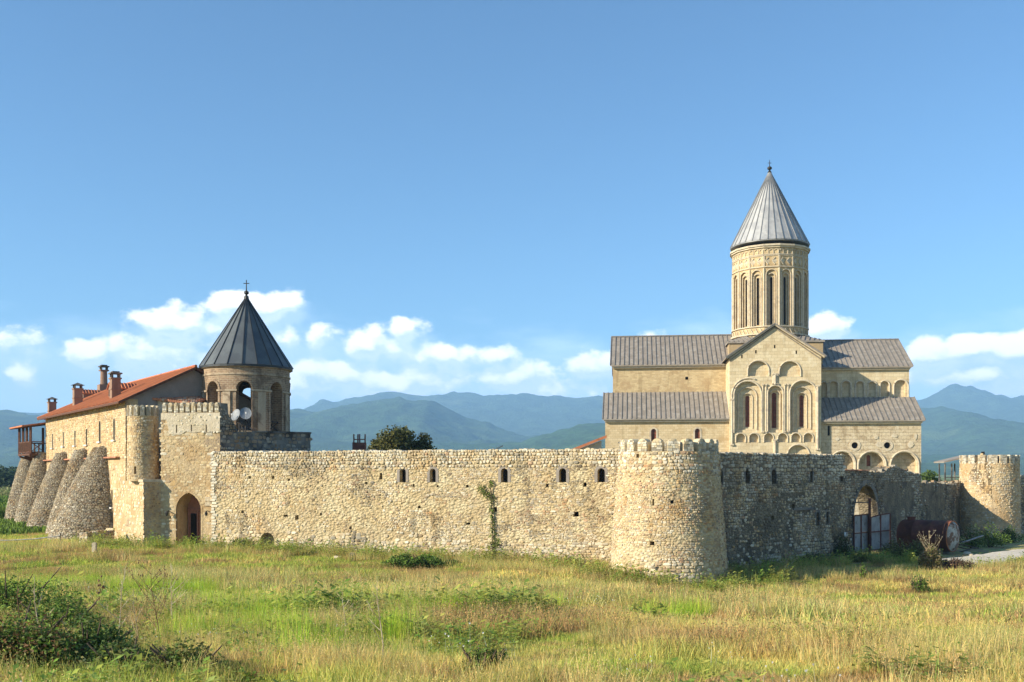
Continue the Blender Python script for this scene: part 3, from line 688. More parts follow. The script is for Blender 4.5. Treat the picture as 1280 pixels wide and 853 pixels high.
# ---- front round tower
TC = (8.35, 53.1); TW = Cyl(TC, 3.12, 2.62, 0, 6.6); tw = thing('round_tower', (TC[0], TC[1], 0), 'large round rubble tower with round-topped merlons at the bend of the curtain wall', 'tower')
holes = []; TA = 3.12 * radians(118)
for px, py, w, h in ((815, 679.5, .26, .2), (816.5, 628, .10, .34), (840, 627.5, .2, .16), (797, 570, .2, .2)):
    u, v = TW.uv(px, py); holes.append(rect_pts(u - w / 2, v - h / 2, u + w / 2, v + h / 2)); sheet('putlog_hole', TW, rect_pts(u - .3, v - .3, u + .3, v + .3), .45, M['void'], tw)
TT = 6.55
panel('masonry', TW, rect_pts(-TA, -.8, TA, TT), holes, .7, M['mortar'], tw, du=.3)
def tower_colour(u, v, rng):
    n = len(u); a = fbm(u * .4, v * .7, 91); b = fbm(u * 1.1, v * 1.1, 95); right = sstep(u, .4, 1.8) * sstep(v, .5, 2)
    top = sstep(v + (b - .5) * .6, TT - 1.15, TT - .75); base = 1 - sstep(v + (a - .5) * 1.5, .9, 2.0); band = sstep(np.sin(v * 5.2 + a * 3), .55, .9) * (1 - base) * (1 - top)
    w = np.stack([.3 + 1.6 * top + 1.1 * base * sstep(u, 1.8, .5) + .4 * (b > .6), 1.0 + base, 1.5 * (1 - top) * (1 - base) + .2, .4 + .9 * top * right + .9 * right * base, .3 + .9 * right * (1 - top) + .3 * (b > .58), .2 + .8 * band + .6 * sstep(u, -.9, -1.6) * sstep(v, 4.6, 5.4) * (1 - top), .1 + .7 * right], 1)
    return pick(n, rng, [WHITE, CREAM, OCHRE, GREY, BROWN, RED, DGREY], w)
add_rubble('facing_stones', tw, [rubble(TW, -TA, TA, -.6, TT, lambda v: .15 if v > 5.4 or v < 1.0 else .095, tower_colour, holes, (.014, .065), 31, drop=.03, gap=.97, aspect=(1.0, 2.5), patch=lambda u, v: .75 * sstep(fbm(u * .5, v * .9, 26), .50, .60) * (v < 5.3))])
mb = MB(); mb.lathe([(2.62, TT - .02), (1.9, TT - .02)], (TC[0], TC[1], 0), 48, -pi, pi); mb.lathe([(1.9, TT - .4), (0.01, TT - .4)], (TC[0], TC[1], 0), 48); mb.lathe([(1.9, TT - .02), (1.9, TT - .4)], (TC[0], TC[1], 0), 48)
mb.build('wall_walk', M['mortar'], tw)
def merlon_mesh(w, h, t, mat, rt=True, seed=1, stones=True):
    """round-topped merlon, origin at base centre, facing -y"""
    mb = MB(); hw = w / 2
    pts = [(-hw, 0), (hw, 0)] + ([(hw * cos(pi * k / 8), h - hw + hw * sin(pi * k / 8)) for k in range(9)] if rt else [(hw * .96, h), (-hw * .9, h * .97)])
    mb.prism([(x, -t / 2, z) for x, z in pts], (0, t, 0), tuple(CREAM * .95))
    rg = random.Random(seed)
    if stones:
        z = .02
        while z < h - .04:
            hh = rg.uniform(.09, .15); zt_ = z + hh - .01; half = hw if zt_ < h - hw or not rt else sqrt(max(0, hw * hw - (zt_ - h + hw) ** 2)); x = -half
            if half < .06: break
            while x < half - .04:
                ww = min(rg.uniform(.12, .26), half - x); c = tuple((WHITE if rg.random() < .45 else GREY if rg.random() < .5 else CREAM) * rg.uniform(.7, 1.05))
                mb.box((x + ww / 2, 0, z + hh / 2), (ww * .9, t + rg.uniform(.04, .1), hh * .85), None, c); x += ww
            z += hh
    return mb.mesh('merlon', mat)
mm = [merlon_mesh(.56, .68, .42, M['rubble'], seed=i) for i in range(4)]
k = 0; a = radians(-112)
while a < radians(250):
    r = 2.36; place('merlon', mm[k % 4], tw, (TC[0] + r * sin(a), TC[1] - r * cos(a), TT - .02), a); a += radians(18.0); k += 1

# ---- gate wall beyond, broken down in places
W3 = Flat((22.07, 66.0), (39.7, 88.2)); gw = thing('gate_wall', W3.m(W3.L / 2, 0), 'lower ruined rubble wall with an open arched gateway, behind the rusty tank', 'wall')
au0, au1 = W3.pu(1066), W3.pu(1097); gate_arch = arch_pts((au0 + au1) / 2, -.9, au1 - au0, W3.pv((au0 + au1) / 2, 606.5), n=7)
prof = [(1056, 589), (1070, 589.5), (1088, 590), (1104, 591), (1110, 587), (1117, 583.5), (1124, 586), (1133, 589), (1143, 591.5), (1150.5, 592), (1151.5, 604), (1160, 605), (1168, 602.5), (1178, 605), (1190, 605.5), (1199, 602)]
top = [(W3.pu(px), W3.pv(W3.pu(px), py)) for px, py in prof]
out = [(0, -1.4), (W3.L, -1.4), (W3.L, top[-1][1])] + [t for t in reversed(top)]; out[-1] = (0, top[0][1])
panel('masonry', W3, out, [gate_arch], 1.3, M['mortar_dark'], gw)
tu = np.array([t[0] for t in top]); tvv = np.array([t[1] for t in top])
cl = lambda u, v: v < np.interp(u, tu, tvv) + .03
plast = lambda u, v: cl(u, v) & ~((u > W3.pu(1104)) & (fbm(u * .5, v * .5, 77) > .46) & (v > .9) & (v < 4.8))
add_rubble('facing_stones', gw, [rubble(W3, 0, W3.L, -1, 6, .17, dk(fortress_colour(-.6, 5.5, 61, 1.1, .9, .8, .6), .7), [gate_arch], (.04, .12), 23, drop=.05, clip=plast)])  # stones darkened in colour to deepen the shade on this wall
ring('arch_voussoirs', W3, gate_arch, .38, -.07, .3, M['dark_stone'], gw)
mb = MB()
for i in range(90):
    u = random.uniform(.2, W3.L - .2); v = float(np.interp(u, tu, tvv)); r = random.uniform(.08, .26)
    mb.box(W3.m(u, v + r * .2, random.uniform(.05, 1.2)), (r * 1.5, r * 1.2, r), (W3.U, W3.N, Vector((0, 0, 1))), tuple((GREY if random.random() < .6 else BROWN) * random.uniform(.6, 1.1)))
o = mb.build('broken_coping', M['rubble'], gw); o['kind'] = 'stuff'
mb = MB()   # terracotta slab edge above the gateway
for i in range(16):
    u = .3 + i * .27
    if u < W3.pu(1106): mb.box(W3.m(u, top[0][1] + .05 + random.uniform(-.02, .02), .1), (.25, .5, .05), (W3.U, W3.N, Vector((0, 0, 1))), (.42, .2, .12))
o = mb.build('tile_capping', M['tile_col'], gw); o['kind'] = 'stuff'

# ---- far round tower
C2 = (42.2, 88.0); T2 = Cyl(C2, 2.5, 2.38, 0, 7); t2 = thing('round_tower', (C2[0], C2[1], -.3), 'smaller ochre round tower with a crumbling crenellated top, far right', 'tower')
holes = []; A2 = 2.5 * radians(125)
for px, py, w, h in ((1243, 619.5, .22, .75), (1242.5, 589, .2, .3), (1229, 594.5, .2, .35), (1227, 569, .18, .3), (1214, 591, .45, .2)):
    u, v = T2.uv(px, py); holes.append(rect_pts(u - w / 2, v - h / 2, u + w / 2, v + h / 2)); sheet('window', T2, rect_pts(u - w, v - h, u + w, v + h), .4, M['void'], t2)
panel('masonry', T2, rect_pts(-A2, -1.4, A2, 6.25), holes, .6, M['plaster'], t2, du=.3)
add_rubble('facing_stones', t2, [rubble(T2, -A2, A2, -1.2, 6.2, .15, lambda u, v, r: pick(len(u), r, [CREAM, OCHRE, GREY, BROWN, WHITE], np.stack([1 + 0 * u, 1.3 + 0 * u, .4 + (fbm(u, v, 5) > .55) * 1., .5 + 0 * u, .3 + 0 * u], 1)), holes, (.012, .055), 37, drop=.12, patch=lambda u, v: .6 * sstep(fbm(u * .6, v * .8, 24), .5, .62))])
mb = MB(); mb.lathe([(2.40, 6.2), (1.9, 6.2), (1.9, 5.9), (0.01, 5.9)], (C2[0], C2[1], 0), 40); mb.build('wall_walk', M['mortar'], t2)
me = merlon_mesh(.62, .72, .42, M['rubble'], False, 9); k = 0
for k in range(17): a = radians(-125 + k * 21.2); place('merlon', me, t2, (C2[0] + 2.16 * sin(a), C2[1] - 2.16 * cos(a), 6.2), a)
# wooden lookout on the wall left of it
P0 = at_ = Vector((39.5, 89.6, 0)); pv_ = thing('lookout_hut', (39.4, 89.8, 5), 'small weathered wooden lookout with a lean roof beside the far round tower', 'hut')
mb = MB(); mb.box((39.5, 90, 4.55), (1.7, 1.6, .12)); mb.box((39.7, 90, 4.2), (1.3, 1.3, .8)); mb.build('floor', M['bark'], pv_)
for x, y in ((38.9, 89.4), (39.5, 89.4), (40.3, 89.4), (38.9, 90.6), (40.3, 90.6)):
    mb = MB(); mb.box((x, y, 5.4), (.1, .1, 1.7)); mb.build('post', M['dark_stone'], pv_)
mb = MB(); mb.bar((38.9, 89.4, 5.0), (40.3, 89.4, 5.0), .07); mb.bar((38.9, 89.4, 4.75), (40.3, 89.4, 4.75), .05); mb.build('railing', M['dark_stone'], pv_)
mb = MB(); mb.prism([(38.6, 88.9, 6.3), (41, 88.9, 6.85), (41, 88.9, 7.0), (38.6, 88.9, 6.42)], (0, 2.2, 0)); mb.build('roof', M['roof_grey'], pv_)
# far right wall with merlons
W4 = Flat((44.5, 90.5), (60, 96)); fw = thing('fortress_wall', W4.m(3, 0), 'shaded crenellated wall running off behind the far right round tower', 'wall')
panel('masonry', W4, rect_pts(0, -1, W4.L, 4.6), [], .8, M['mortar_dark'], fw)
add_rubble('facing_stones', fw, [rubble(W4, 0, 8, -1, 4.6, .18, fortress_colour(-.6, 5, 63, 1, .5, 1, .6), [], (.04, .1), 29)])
me = merlon_mesh(.5, .6, .4, M['rubble'], False, 11); ang = atan2(W4.U.y, W4.U.x)
for k in range(12): place('merlon', me, fw, tuple(W4.m(.4 + k * .85, 4.58, .3)), ang)

# ================================================================== GATEHOUSE (left)
gh = thing('gatehouse', (-21, 66, .7), 'ochre plastered gatehouse block with a pointed-arch doorway and a row of merlons', 'gatehouse')
G1 = Flat((-22.62, 64.15), (-18.69, 63.7)); GT = 9.3
au, av0 = G1.uv(235.5, 684); aw = (252 - 219.5) / K * 64.0; gate = arch_pts(au, .3, aw, G1.pv(au, 616), True)
holes = [gate]
for px in (221, 239.5, 258): u, v = G1.uv(px, 536); holes.append(rect_pts(u - .04, v - .28, u + .04, v + .25)); sheet('arrow_slit', G1, rect_pts(u - .15, v - .4, u + .15, v + .4), .5, M['void'], gh)
panel('wall', G1, rect_pts(0, -.3, G1.L, GT), holes, .8, M['plaster'], gh)
def gate_stone(u, v, rng):
    n = len(u); pal = sstep(v + (fbm(u * 1.5, v, 8) - .5) * .6, 7.85, 8.0); low = 1 - sstep(v + (fbm(u, v, 9) - .5), 1.5, 3.0)
    return pick(n, rng, [WHITE, CREAM, OCHRE, BROWN], np.stack([.15 + 2.5 * pal + 1.2 * low, .6 + pal + low, 1.7 * (1 - pal) * (1 - .8 * low) + .1, .35 * (1 - pal) + .02], 1))
add_rubble('facing_stones', gh, [rubble(G1, 0, G1.L, 0, GT - .02, .17, gate_stone, holes, (.004, .03), 41, drop=.45, aspect=(1, 2.4))])
jag = [(G1.L - .003, 9.28), (0.003, 9.28)] + [(u, 8.0 + .25 * (vnoise(u * 2.3, 4.0) - .5) + (.9 if u < .45 else 0)) for u in np.linspace(.003, G1.L - .003, 22)]
jag = jag[::-1]; panel('parapet_render', G1, jag, [h for h in holes[1:]], .05, M['pale'], gh, d0=-.035)
add_rubble('parapet_stones', gh, [rubble(G1, .1, G1.L, 8.0, 9.25, .16, lambda u, v, r: pick(len(u), r, [WHITE, CREAM], np.ones((len(u), 2))), holes, (.045, .07), 48, drop=.45, clip=lambda u, v: u > .5)])
# doorway passage: vault, inner jambs, door leaf with wicket
mbp = MB(); n = len(gate)
gp = gate
vs = [G1.m(u, v, .8) for u, v in gp] + [G1.m(u, v, 1.8) for u, v in gp]
mbp.add(vs, [(i, i + n, (i + 1) % n + n, (i + 1) % n) for i in range(n)]); mbp.build('passage', M['plaster'], gh)
dl = sheet('door', G1, gate, 1.75, M['door'], gh, .1)
ww = aw * .26
o = sheet('wicket_opening', G1, rect_pts(au - .42 - ww * .45, .8, au - .42 + ww * .45, 2.75), 1.72, M['void'], dl)
mb = MB()
for u in (au - .42 - ww * .7, au - .42 + ww * .7, au + .3): mb.box(G1.m(u, 1.75, 1.68), (.09, .1, 2.3), (G1.U, G1.N, Vector((0, 0, 1))))
mb.box(G1.m(au, 3.0, 1.68), (aw * .96, .12, .12), (G1.U, G1.N, Vector((0, 0, 1))))
mb.build('door_frame', M['door'], dl)
mb = MB(); mb.box(G1.m(au, .62, -.5), (1.3, 1.3, .22), (G1.U, G1.N, Vector((0, 0, 1)))); mb.build('doorstep', M['pale'], gh)
ring('arch_edge', G1, gate, .12, -.012, .2, M['plaster'], gh)
for i in range(2):
    u, v = G1.uv(260.2, 624 + i * 6); sheet('wall_plaque', G1, rect_pts(u - .2, v - .13, u + .2, v + .13), -.06, M['pale'], gh, .06)
for px in (211, 260):
    u, v = G1.uv(px, 641); mb = MB(); mb.bar(G1.m(u, v + .1, -.02), G1.m(u, v + .1, -.28), .05); mb.lathe([(.03, .1), (.1, 0), (.08, -.16), (.02, -.2)], tuple(G1.m(u, v, -.28)), 10); mb.build('wall_lamp', M['iron'], gh)
# shaded flank and terrace wall towards the bell tower
G2 = Flat((-18.69, 63.7), (-13.64, 67.36))
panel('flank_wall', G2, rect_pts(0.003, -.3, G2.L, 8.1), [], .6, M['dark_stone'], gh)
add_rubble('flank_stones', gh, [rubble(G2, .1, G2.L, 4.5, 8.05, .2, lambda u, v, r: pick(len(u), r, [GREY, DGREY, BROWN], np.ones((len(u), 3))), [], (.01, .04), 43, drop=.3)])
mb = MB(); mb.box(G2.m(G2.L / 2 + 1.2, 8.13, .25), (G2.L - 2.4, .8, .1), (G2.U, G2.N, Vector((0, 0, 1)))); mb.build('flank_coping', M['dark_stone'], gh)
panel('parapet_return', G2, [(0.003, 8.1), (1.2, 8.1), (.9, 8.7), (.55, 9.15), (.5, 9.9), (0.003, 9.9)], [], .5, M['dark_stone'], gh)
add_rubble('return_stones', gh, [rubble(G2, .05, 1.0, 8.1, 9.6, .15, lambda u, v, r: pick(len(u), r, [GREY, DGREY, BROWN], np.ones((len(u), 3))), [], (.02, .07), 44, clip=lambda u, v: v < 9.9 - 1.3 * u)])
mb = MB()   # terrace floor behind the parapets
mb.prism([G1.m(.1, 7.9, .7), G1.m(G1.L, 7.9, .7), G2.m(G2.L, 7.9, .5), G2.m(G2.L, 7.9, 9.5), G1.m(.1, 7.9, 12)], (0, 0, .2)); mb.build('terrace', M['pale'], gh)
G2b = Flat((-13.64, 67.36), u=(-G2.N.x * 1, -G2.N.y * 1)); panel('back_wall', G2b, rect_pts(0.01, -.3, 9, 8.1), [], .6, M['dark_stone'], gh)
# merlons over the gate wall
mgm = [merlon_mesh(.27, .68, .4, M['rubble'], True, i + 20) for i in range(3)]; ang = atan2(G1.U.y, G1.U.x)
for k in range(10): place('merlon', mgm[k % 3], gh, tuple(G1.m(.22 + k * .39, GT - .02, .22)), ang)
# corner turret on its square pier
P2 = Flat((-23.5, 63.5), (-22.62, 64.15)); TCX, TCY = -24.13, 65.1
panel('pier_side', P2, rect_pts(0.003, -.3, P2.L - .002, 4.85), [], .6, M['plaster'], gh)
add_rubble('pier_stones', gh, [rubble(P2, 0, P2.L, .2, 4.8, .15, lambda u, v, r: pick(len(u), r, [OCHRE, BROWN, GREY], np.ones((len(u), 3))), [], (.01, .04), 46, drop=.2)])
mb = MB(); mb.prism([(-23.52, 63.42, 4.85), (-22.5, 64.22, 4.85), (-22.7, 65.2, 4.85), (-25.2, 66.0, 4.85), (-25.1, 65.4, 4.85)], (0, 0, .16)); mb.build('corbel_slab', M['pale'], gh)
TU = Cyl((TCX, TCY), 1.0, .96, 4.9, 9.4); uh = 1.0 * radians(150)
sl_ = []
for px, py, w, h in ((168.7, 588, .16, .5), (193.5, 536, .1, .5)):
    u, v = TU.uv(px, py); sl_.append(rect_pts(u - w / 2, v - h / 2, u + w / 2, v + h / 2)); sheet('arrow_slit', TU, rect_pts(u - .2, v - .4, u + .2, v + .4), .35, M['void'], gh)
panel('turret', TU, rect_pts(-uh, 4.9, uh, 9.15), sl_, .4, M['plaster'], gh, du=.14)
def tur_col(u, v, rng):
    r = sstep(u, -.1, .6); return pick(len(u), rng, [CREAM, OCHRE, BROWN, DGREY, WHITE], np.stack([1 + 0 * u, 1.2 + 0 * u, .4 + 1.2 * r * (v < 8), .1 + .9 * r * (v > 6) * (v < 8), .5 * (v > 8) + .1], 1))
add_rubble('turret_stones', gh, [rubble(TU, -uh, uh, 5, 9.1, .14, tur_col, sl_, (.006, .035), 47, drop=.25)])
mb = MB(); mb.lathe([(.97, 9.12), (.45, 9.12), (.45, 8.9), (.01, 8.9)], (TCX, TCY, 0), 24); mb.build('turret_top', M['plaster'], gh)
mt = merlon_mesh(.27, .72, .3, M['rubble'], True, 33)
for k in range(11): a = radians(-130 + k * 24.5); place('merlon', mt, gh, (TCX + .82 * sin(a), TCY - .82 * cos(a), 9.1), a)

# ================================================================== LEFT RESIDENCE with buttresses
L1 = Flat((-41.3 - .588 * 5.5, 88.1 + .81 * 5.5), (-23.5, 63.5))     # runs from far end to the corner pier
UL = L1.L; S = lambda px: L1.pu(px)
u0w = L1.pu(57); u1w = L1.pu(157)
pal = thing('monastery_residence', (-33, 77, .7), 'long two-storey stone residence with an orange tiled roof, chimneys and conical buttresses on the left', 'house')
EZ = 10.42
holes = []
def slit(px, y0, y1, wpx, arch=False, parent=pal, mat='void', fr=True):
    u = L1.pu(px); y = L1.p.y + L1.U.y * u; w = wpx / K * y / .5; v0, v1 = L1.pv(u, y1), L1.pv(u, y0)
    pts = arch_pts(u, v0, w, v1) if arch else rect_pts(u - w / 2, v0, u + w / 2, v1); holes.append(pts)
    o = sheet('window', L1, rect_pts(u - w / 2 - .1, v0 - .1, u + w / 2 + .1, v1 + .1), .16, M[mat], parent)
    if fr: ring('window_frame', L1, pts if arch else pts, .05, -.03, .12, M['pale'], o, True)
    mb = MB(); mb.box(L1.m(u, v0 - .06, -.06), (w + .3, .2, .1), (L1.U, L1.N, Vector((0, 0, 1)))); mb.build('window_sill', M['white'], o)
    if wpx > 3.4: mb = MB(); mb.box(L1.m(u, (v0 + v1) / 2, .1), (.05, .05, v1 - v0), (L1.U, L1.N, Vector((0, 0, 1)))); mb.build('mullion', M['pale'], o)
for a in ((66, 542.5, 560, 2.6), (79.5, 540.5, 558, 2.6), (94, 538.5, 557, 2.9), (108.5, 536.5, 556, 3.3)): slit(*a)
slit(125, 526, 552, 4.0, True); slit(143, 523, 550, 4.0, True)
slit(140, 612, 634, 3.2, True, fr=False); slit(141, 638, 662, 2.6, False, fr=False)
u1w_ = u1w
panel('wall', L1, [(0, -.3), (UL, -.3), (UL, 4.9), (u1w, 4.9), (u1w, EZ), (u0w, EZ), (u0w, 6.3), (0, 6.3)], holes, .8, M['plaster'], pal)
def res_col(u, v, rng):
    low = 1 - sstep(v, 5.2, 6.2); a = fbm(u * .5, v * .6, 55)
    return pick(len(u), rng, [CREAM, OCHRE, BROWN, WHITE, RED], np.stack([1.0 + low, 1.7 * (1 - .6 * low) + 0 * u, .35 * (1 - low) + .02 + (a > .58) * .3, .15 + .8 * low + .4 * (u > u1w - 3) * (a > .5), .18 + 0 * u], 1))
add_rubble('facing_stones', pal, [rubble(L1, 0, u1w, 6.4, EZ - .05, .15, res_col, holes, (.012, .045), 51, drop=.08, aspect=(1.2, 2.8), clip=lambda u, v: u > u0w),
                                  rubble(L1, 0, UL, 0, 6.2, .2, res_col, holes, (.01, .035), 52, drop=.45, aspect=(1, 2.2), clip=lambda u, v: (u < u1w) | (v < 4.85))])
# brick string course above the buttresses
mb = MB(); u = 4.2
while u < L1.pu(149): mb.box(L1.m(u + .2, 6.5, -.12), (.39, .34, .1), (L1.U, L1.N, Vector((0, 0, 1))), tuple(c3(.38, .17, .1) * random.uniform(.8, 1.2))); u += .4
o = mb.build('tile_string_course', M['tile_col'], pal); o['kind'] = 'stuff'
# gable end (grey plaster) and roof
E1 = Flat(L1.m(u1w, 0)[:2], u=(.81, .588)); GW = 9.2; RZ = 12.75
panel('gable_wall', E1, [(0.003, 4.0), (GW, 4.0), (GW, EZ), (GW / 2, RZ - .12), (0.003, EZ)], [], .5, M['grey_plaster'], pal)
far_c = L1.m(u0w, 0); E2 = Flat((far_c + Vector((.81, .588, 0)) * GW)[:2], u=(-.81, -.588)); panel('end_wall', E2, rect_pts(.003, -.3, GW - .003, EZ - .1), [], .5, M['plaster'], pal)
B1 = Flat(E1.m(GW, 0)[:2], u=(-.588, .81)); panel('back_wall', B1, rect_pts(0.01, -.3, u1w - u0w, EZ - .1), [], .5, M['plaster'], pal)
Ln = u1w - u0w; Bx = Vector((.81, .588, 0)); Lx = Vector((.588, -.81, 0)); base = far_c
def RP(s, t, z): q = base + Lx * s + Bx * t; return Vector((q.x, q.y, z))
ov = .55; sl2 = (RZ - EZ) / (GW / 2); ez2 = EZ - ov * sl2 + .1; s_r0 = 4.2
A, B_, C_, D_ = RP(-ov, -ov, ez2), RP(Ln + ov * .6, -ov, ez2), RP(Ln + ov * .6, GW / 2, RZ + .1), RP(s_r0, GW / 2, RZ + .1)
E_, F_ = RP(-ov, GW + ov, ez2), RP(Ln + ov * .6, GW + ov, ez2)
mb = MB()
for poly in ([A, B_, C_, D_], [E_, D_, C_, F_], [A, D_, E_]):
    vs = poly + [p - Vector((0, 0, .1)) for p in poly]; n = len(poly)
    mb.add(vs, [tuple(range(n)), tuple(range(2 * n - 1, n - 1, -1))] + [(i, i + n, (i + 1) % n + n, (i + 1) % n) for i in range(n)])
roof = mb.build('roof', M['tile'], pal)
# rows of pantiles as ribs running down the slope
mb = MB(); ns = int((Ln + ov) / .42)
for i in range(ns):
    s = -ov + .3 + i * .42; f = min(1, (s + ov) / (s_r0 + ov)); a = RP(s, -ov + .0, ez2 + .02); b = RP(s, -ov + (GW / 2 + ov) * f, ez2 + (RZ + .1 - ez2) * f + .02)
    mb.tube([a, b], .07, 5, tuple(c3(.52, .19, .085) * random.uniform(.85, 1.15)), False)
o = mb.build('pantile_rows', M['tile_col'], roof); o['kind'] = 'stuff'
mb = MB(); mb.tube([D_ + Vector((0, 0, .03)), C_ + Vector((0, 0, .03))], .11, 6); mb.tube([A, D_], .1, 6); mb.build('ridge_tiles', M['tile'], roof)
mb = MB(); mb.bar(A - Vector((0, 0, .1)), B_ - Vector((0, 0, .1)), .1, .16); mb.bar(B_ - Vector((0, 0, .1)), C_ - Vector((0, 0, .1)), .12, .16); mb.bar(C_ - Vector((0, 0, .1)), F_ - Vector((0, 0, .1)), .12, .16); mb.build('eaves_board', M['wood'], pal)
# hits of the view ray on the near slope, to stand the chimneys on it
rn = (B_ - A).cross(D_ - A).normalized()
def on_roof(px, py):
    d = Vector(((px - 640) / K, 1, (YH - py) / K)); o = Vector((0, 0, CZ)); t = (A - o).dot(rn) / d.dot(rn); return o + d * t
AX = (Lx, Bx, Vector((0, 0, 1)))
def chimney(p, w, top, hood, z0=None, rnd=False):
    z0 = p.z - .8 if z0 is None else z0
    mb = MB()
    if rnd:
        mb.box((p.x, p.y, (z0 + p.z + 1.0) / 2), (w * 1.5, w * 1.5, p.z + 1.0 - z0), AX); mb.lathe([(w * .52, p.z + 1.0), (w * .46, top), (0.01, top)], (p.x, p.y, 0), 14)
    else: mb.box((p.x, p.y, (z0 + top) / 2), (w, w, top - z0), AX)
    c = mb.build('chimney', M['brick_red'], roof)
    mb = MB(); mb.box((p.x, p.y, top + .04), (w * 1.2, w * 1.2, .1), AX)
    mb.build('cap_slab', M['brick_red'], c)
    if not rnd: mb = MB(); mb.box((p.x, p.y, top - .75), (w * 1.12, w * 1.12, .08), AX); mb.build('brick_band', M['brick_red'], c)
    mb = MB()
    for i in (-1, 1):
        for j in (-1, 1): q = Vector((p.x, p.y, 0)) + Lx * (i * w * .4) + Bx * (j * w * .4); mb.box((q.x, q.y, top + .2), (.1, .1, .3), AX)
    if hood == 'peak':
        q = [Vector((p.x, p.y, top + .34)) + Lx * (i * w * .72) + Bx * (j * w * .72) for i, j in ((-1, -1), (1, -1), (1, 1), (-1, 1))]
        mb.add(q + [Vector((p.x, p.y, top + .34 + w * .36))], [(0, 1, 4), (1, 2, 4), (2, 3, 4), (3, 0, 4), (3, 2, 1, 0)])
    else: mb.box((p.x, p.y, top + .4), (w * 1.3, w * 1.3, .1), AX); mb.box((p.x, p.y, top + .5), (w * .8, w * .8, .1), AX)
    mb.build('chimney_hood', M['dark_stone'], c)
def ztop(p, py): return CZ + (YH - py) / K * p.y
p = on_roof(65, 514); chimney(p, .62, ztop(p, 504), 'peak')
p = on_roof(97, 506); chimney(p, .66, ztop(p, 487), 'peak')
p = RP(14.5, GW / 2 + 1.2, RZ - .3); k_ = (112.5 - 640) / K; t = None
for s in np.arange(0, Ln, .05):
    q = RP(s, GW / 2 + 1.0, RZ - .5)
    if q.x / q.y >= k_: p = q; break
chimney(p, .62, ztop(p, 486), 'flat')
for s in np.arange(0, Ln, .05):
    q = RP(s, GW / 2 + .3, RZ - .3)
    if q.x / q.y >= (124.5 - 640) / K: p = q; break
chimney(p, .62, ztop(p, 464), 'flat', rnd=True)
p = on_roof(144, 497); chimney(p, .62, ztop(p, 474), 'flat')
for (pa, pb, w, l) in ((on_roof(137.5, 497), 480.5, .9, 2.6), (on_roof(103, 500), 489, .7, 1.6)):       # little tiled dormers beside the stacks
    h = ztop(pa, pb) - pa.z; q = Vector((pa.x, pa.y, 0)); mb = MB()
    pts = [q - Lx * w / 2 + Vector((0, 0, pa.z - .4)), q + Lx * w / 2 + Vector((0, 0, pa.z - .4)), q + Lx * w / 2 + Vector((0, 0, pa.z + h * .7)), q + Vector((0, 0, pa.z + h)), q - Lx * w / 2 + Vector((0, 0, pa.z + h * .7))]
    mb.prism(pts, Bx * l); dm = mb.build('dormer', M['brick_red'], roof)
    mb = MB()
    for sgn in (-1, 1):
        a = q + Vector((0, 0, pa.z + h + .06)) - Bx * .1; b = q + Lx * (sgn * w * .65) + Vector((0, 0, pa.z + h * .62)) - Bx * .1
        mb.prism([a, b, b + Vector((0, 0, .08)), a + Vector((0, 0, .08))], Bx * (l + .1))
        for j in range(int(l / .25)): mb.tube([a + Bx * (.1 + j * .25) + Vector((0, 0, .07)), b + Bx * (.1 + j * .25) + Vector((0, 0, .07))], .06, 5, (.45, .17, .09))
    mb.build('dormer_roof', M['tile'], dm)
    mb = MB(); mb.prism([q - Lx * w * .22 - Bx * .03 + Vector((0, 0, pa.z + .1)), q + Lx * w * .22 - Bx * .03 + Vector((0, 0, pa.z + .1)), q + Lx * w * .22 - Bx * .03 + Vector((0, 0, pa.z + h * .6)), q - Lx * w * .22 - Bx * .03 + Vector((0, 0, pa.z + h * .6))], -Bx * .02); mb.build('dormer_opening', M['void'], dm)
# conical rubble buttresses
def but_col(u, v, rng):
    low = 1 - sstep(v, .9, 1.6); return .92 * pick(len(u), rng, [GREY * 1.0, CREAM * .8, BROWN, WHITE, DGREY], np.stack([1.2 + 0 * u, 1.1 + 0 * u, .8 + 0 * u, .15 + 1.6 * low, .25 + 0 * u], 1))
class Cone:
    """half-elliptical leaning buttress against the wall L1, a shared across (along wall) b outward"""
    def __init__(s, uc, a0, a1, b0, b1, h, lean=0): s.__dict__.update(locals())
    def ab(s, v): t = np.clip((v - .2) / (s.h - .2), 0, 1); f = (1 - t) ** .8 * .35 + (1 - t ** 1.3) * .65; return s.a1 + (s.a0 - s.a1) * f, s.b1 + (s.b0 - s.b1) * f, s.uc + s.lean * t
    def mv(s, u, v, d):
        a, b, uc = s.ab(v); ang = u; X = uc + (a - d) * np.sin(ang); D = (b - d) * np.cos(ang)
        return np.stack([L1.p.x + L1.U.x * X + L1.N.x * D, L1.p.y + L1.U.y * X + L1.N.y * D, v + 0 * u], -1)
    def m(s, u, v, d=0): return Vector(s.mv(np.array([u]), np.array([float(v)]), np.array([d]))[0].tolist())
class ConeU:                      # same, with u in metres of girth so stones keep their size
    def __init__(s, c, R): s.c = c; s.R = R
    def mv(s, u, v, d): return s.c.mv(u / s.R, v, d)
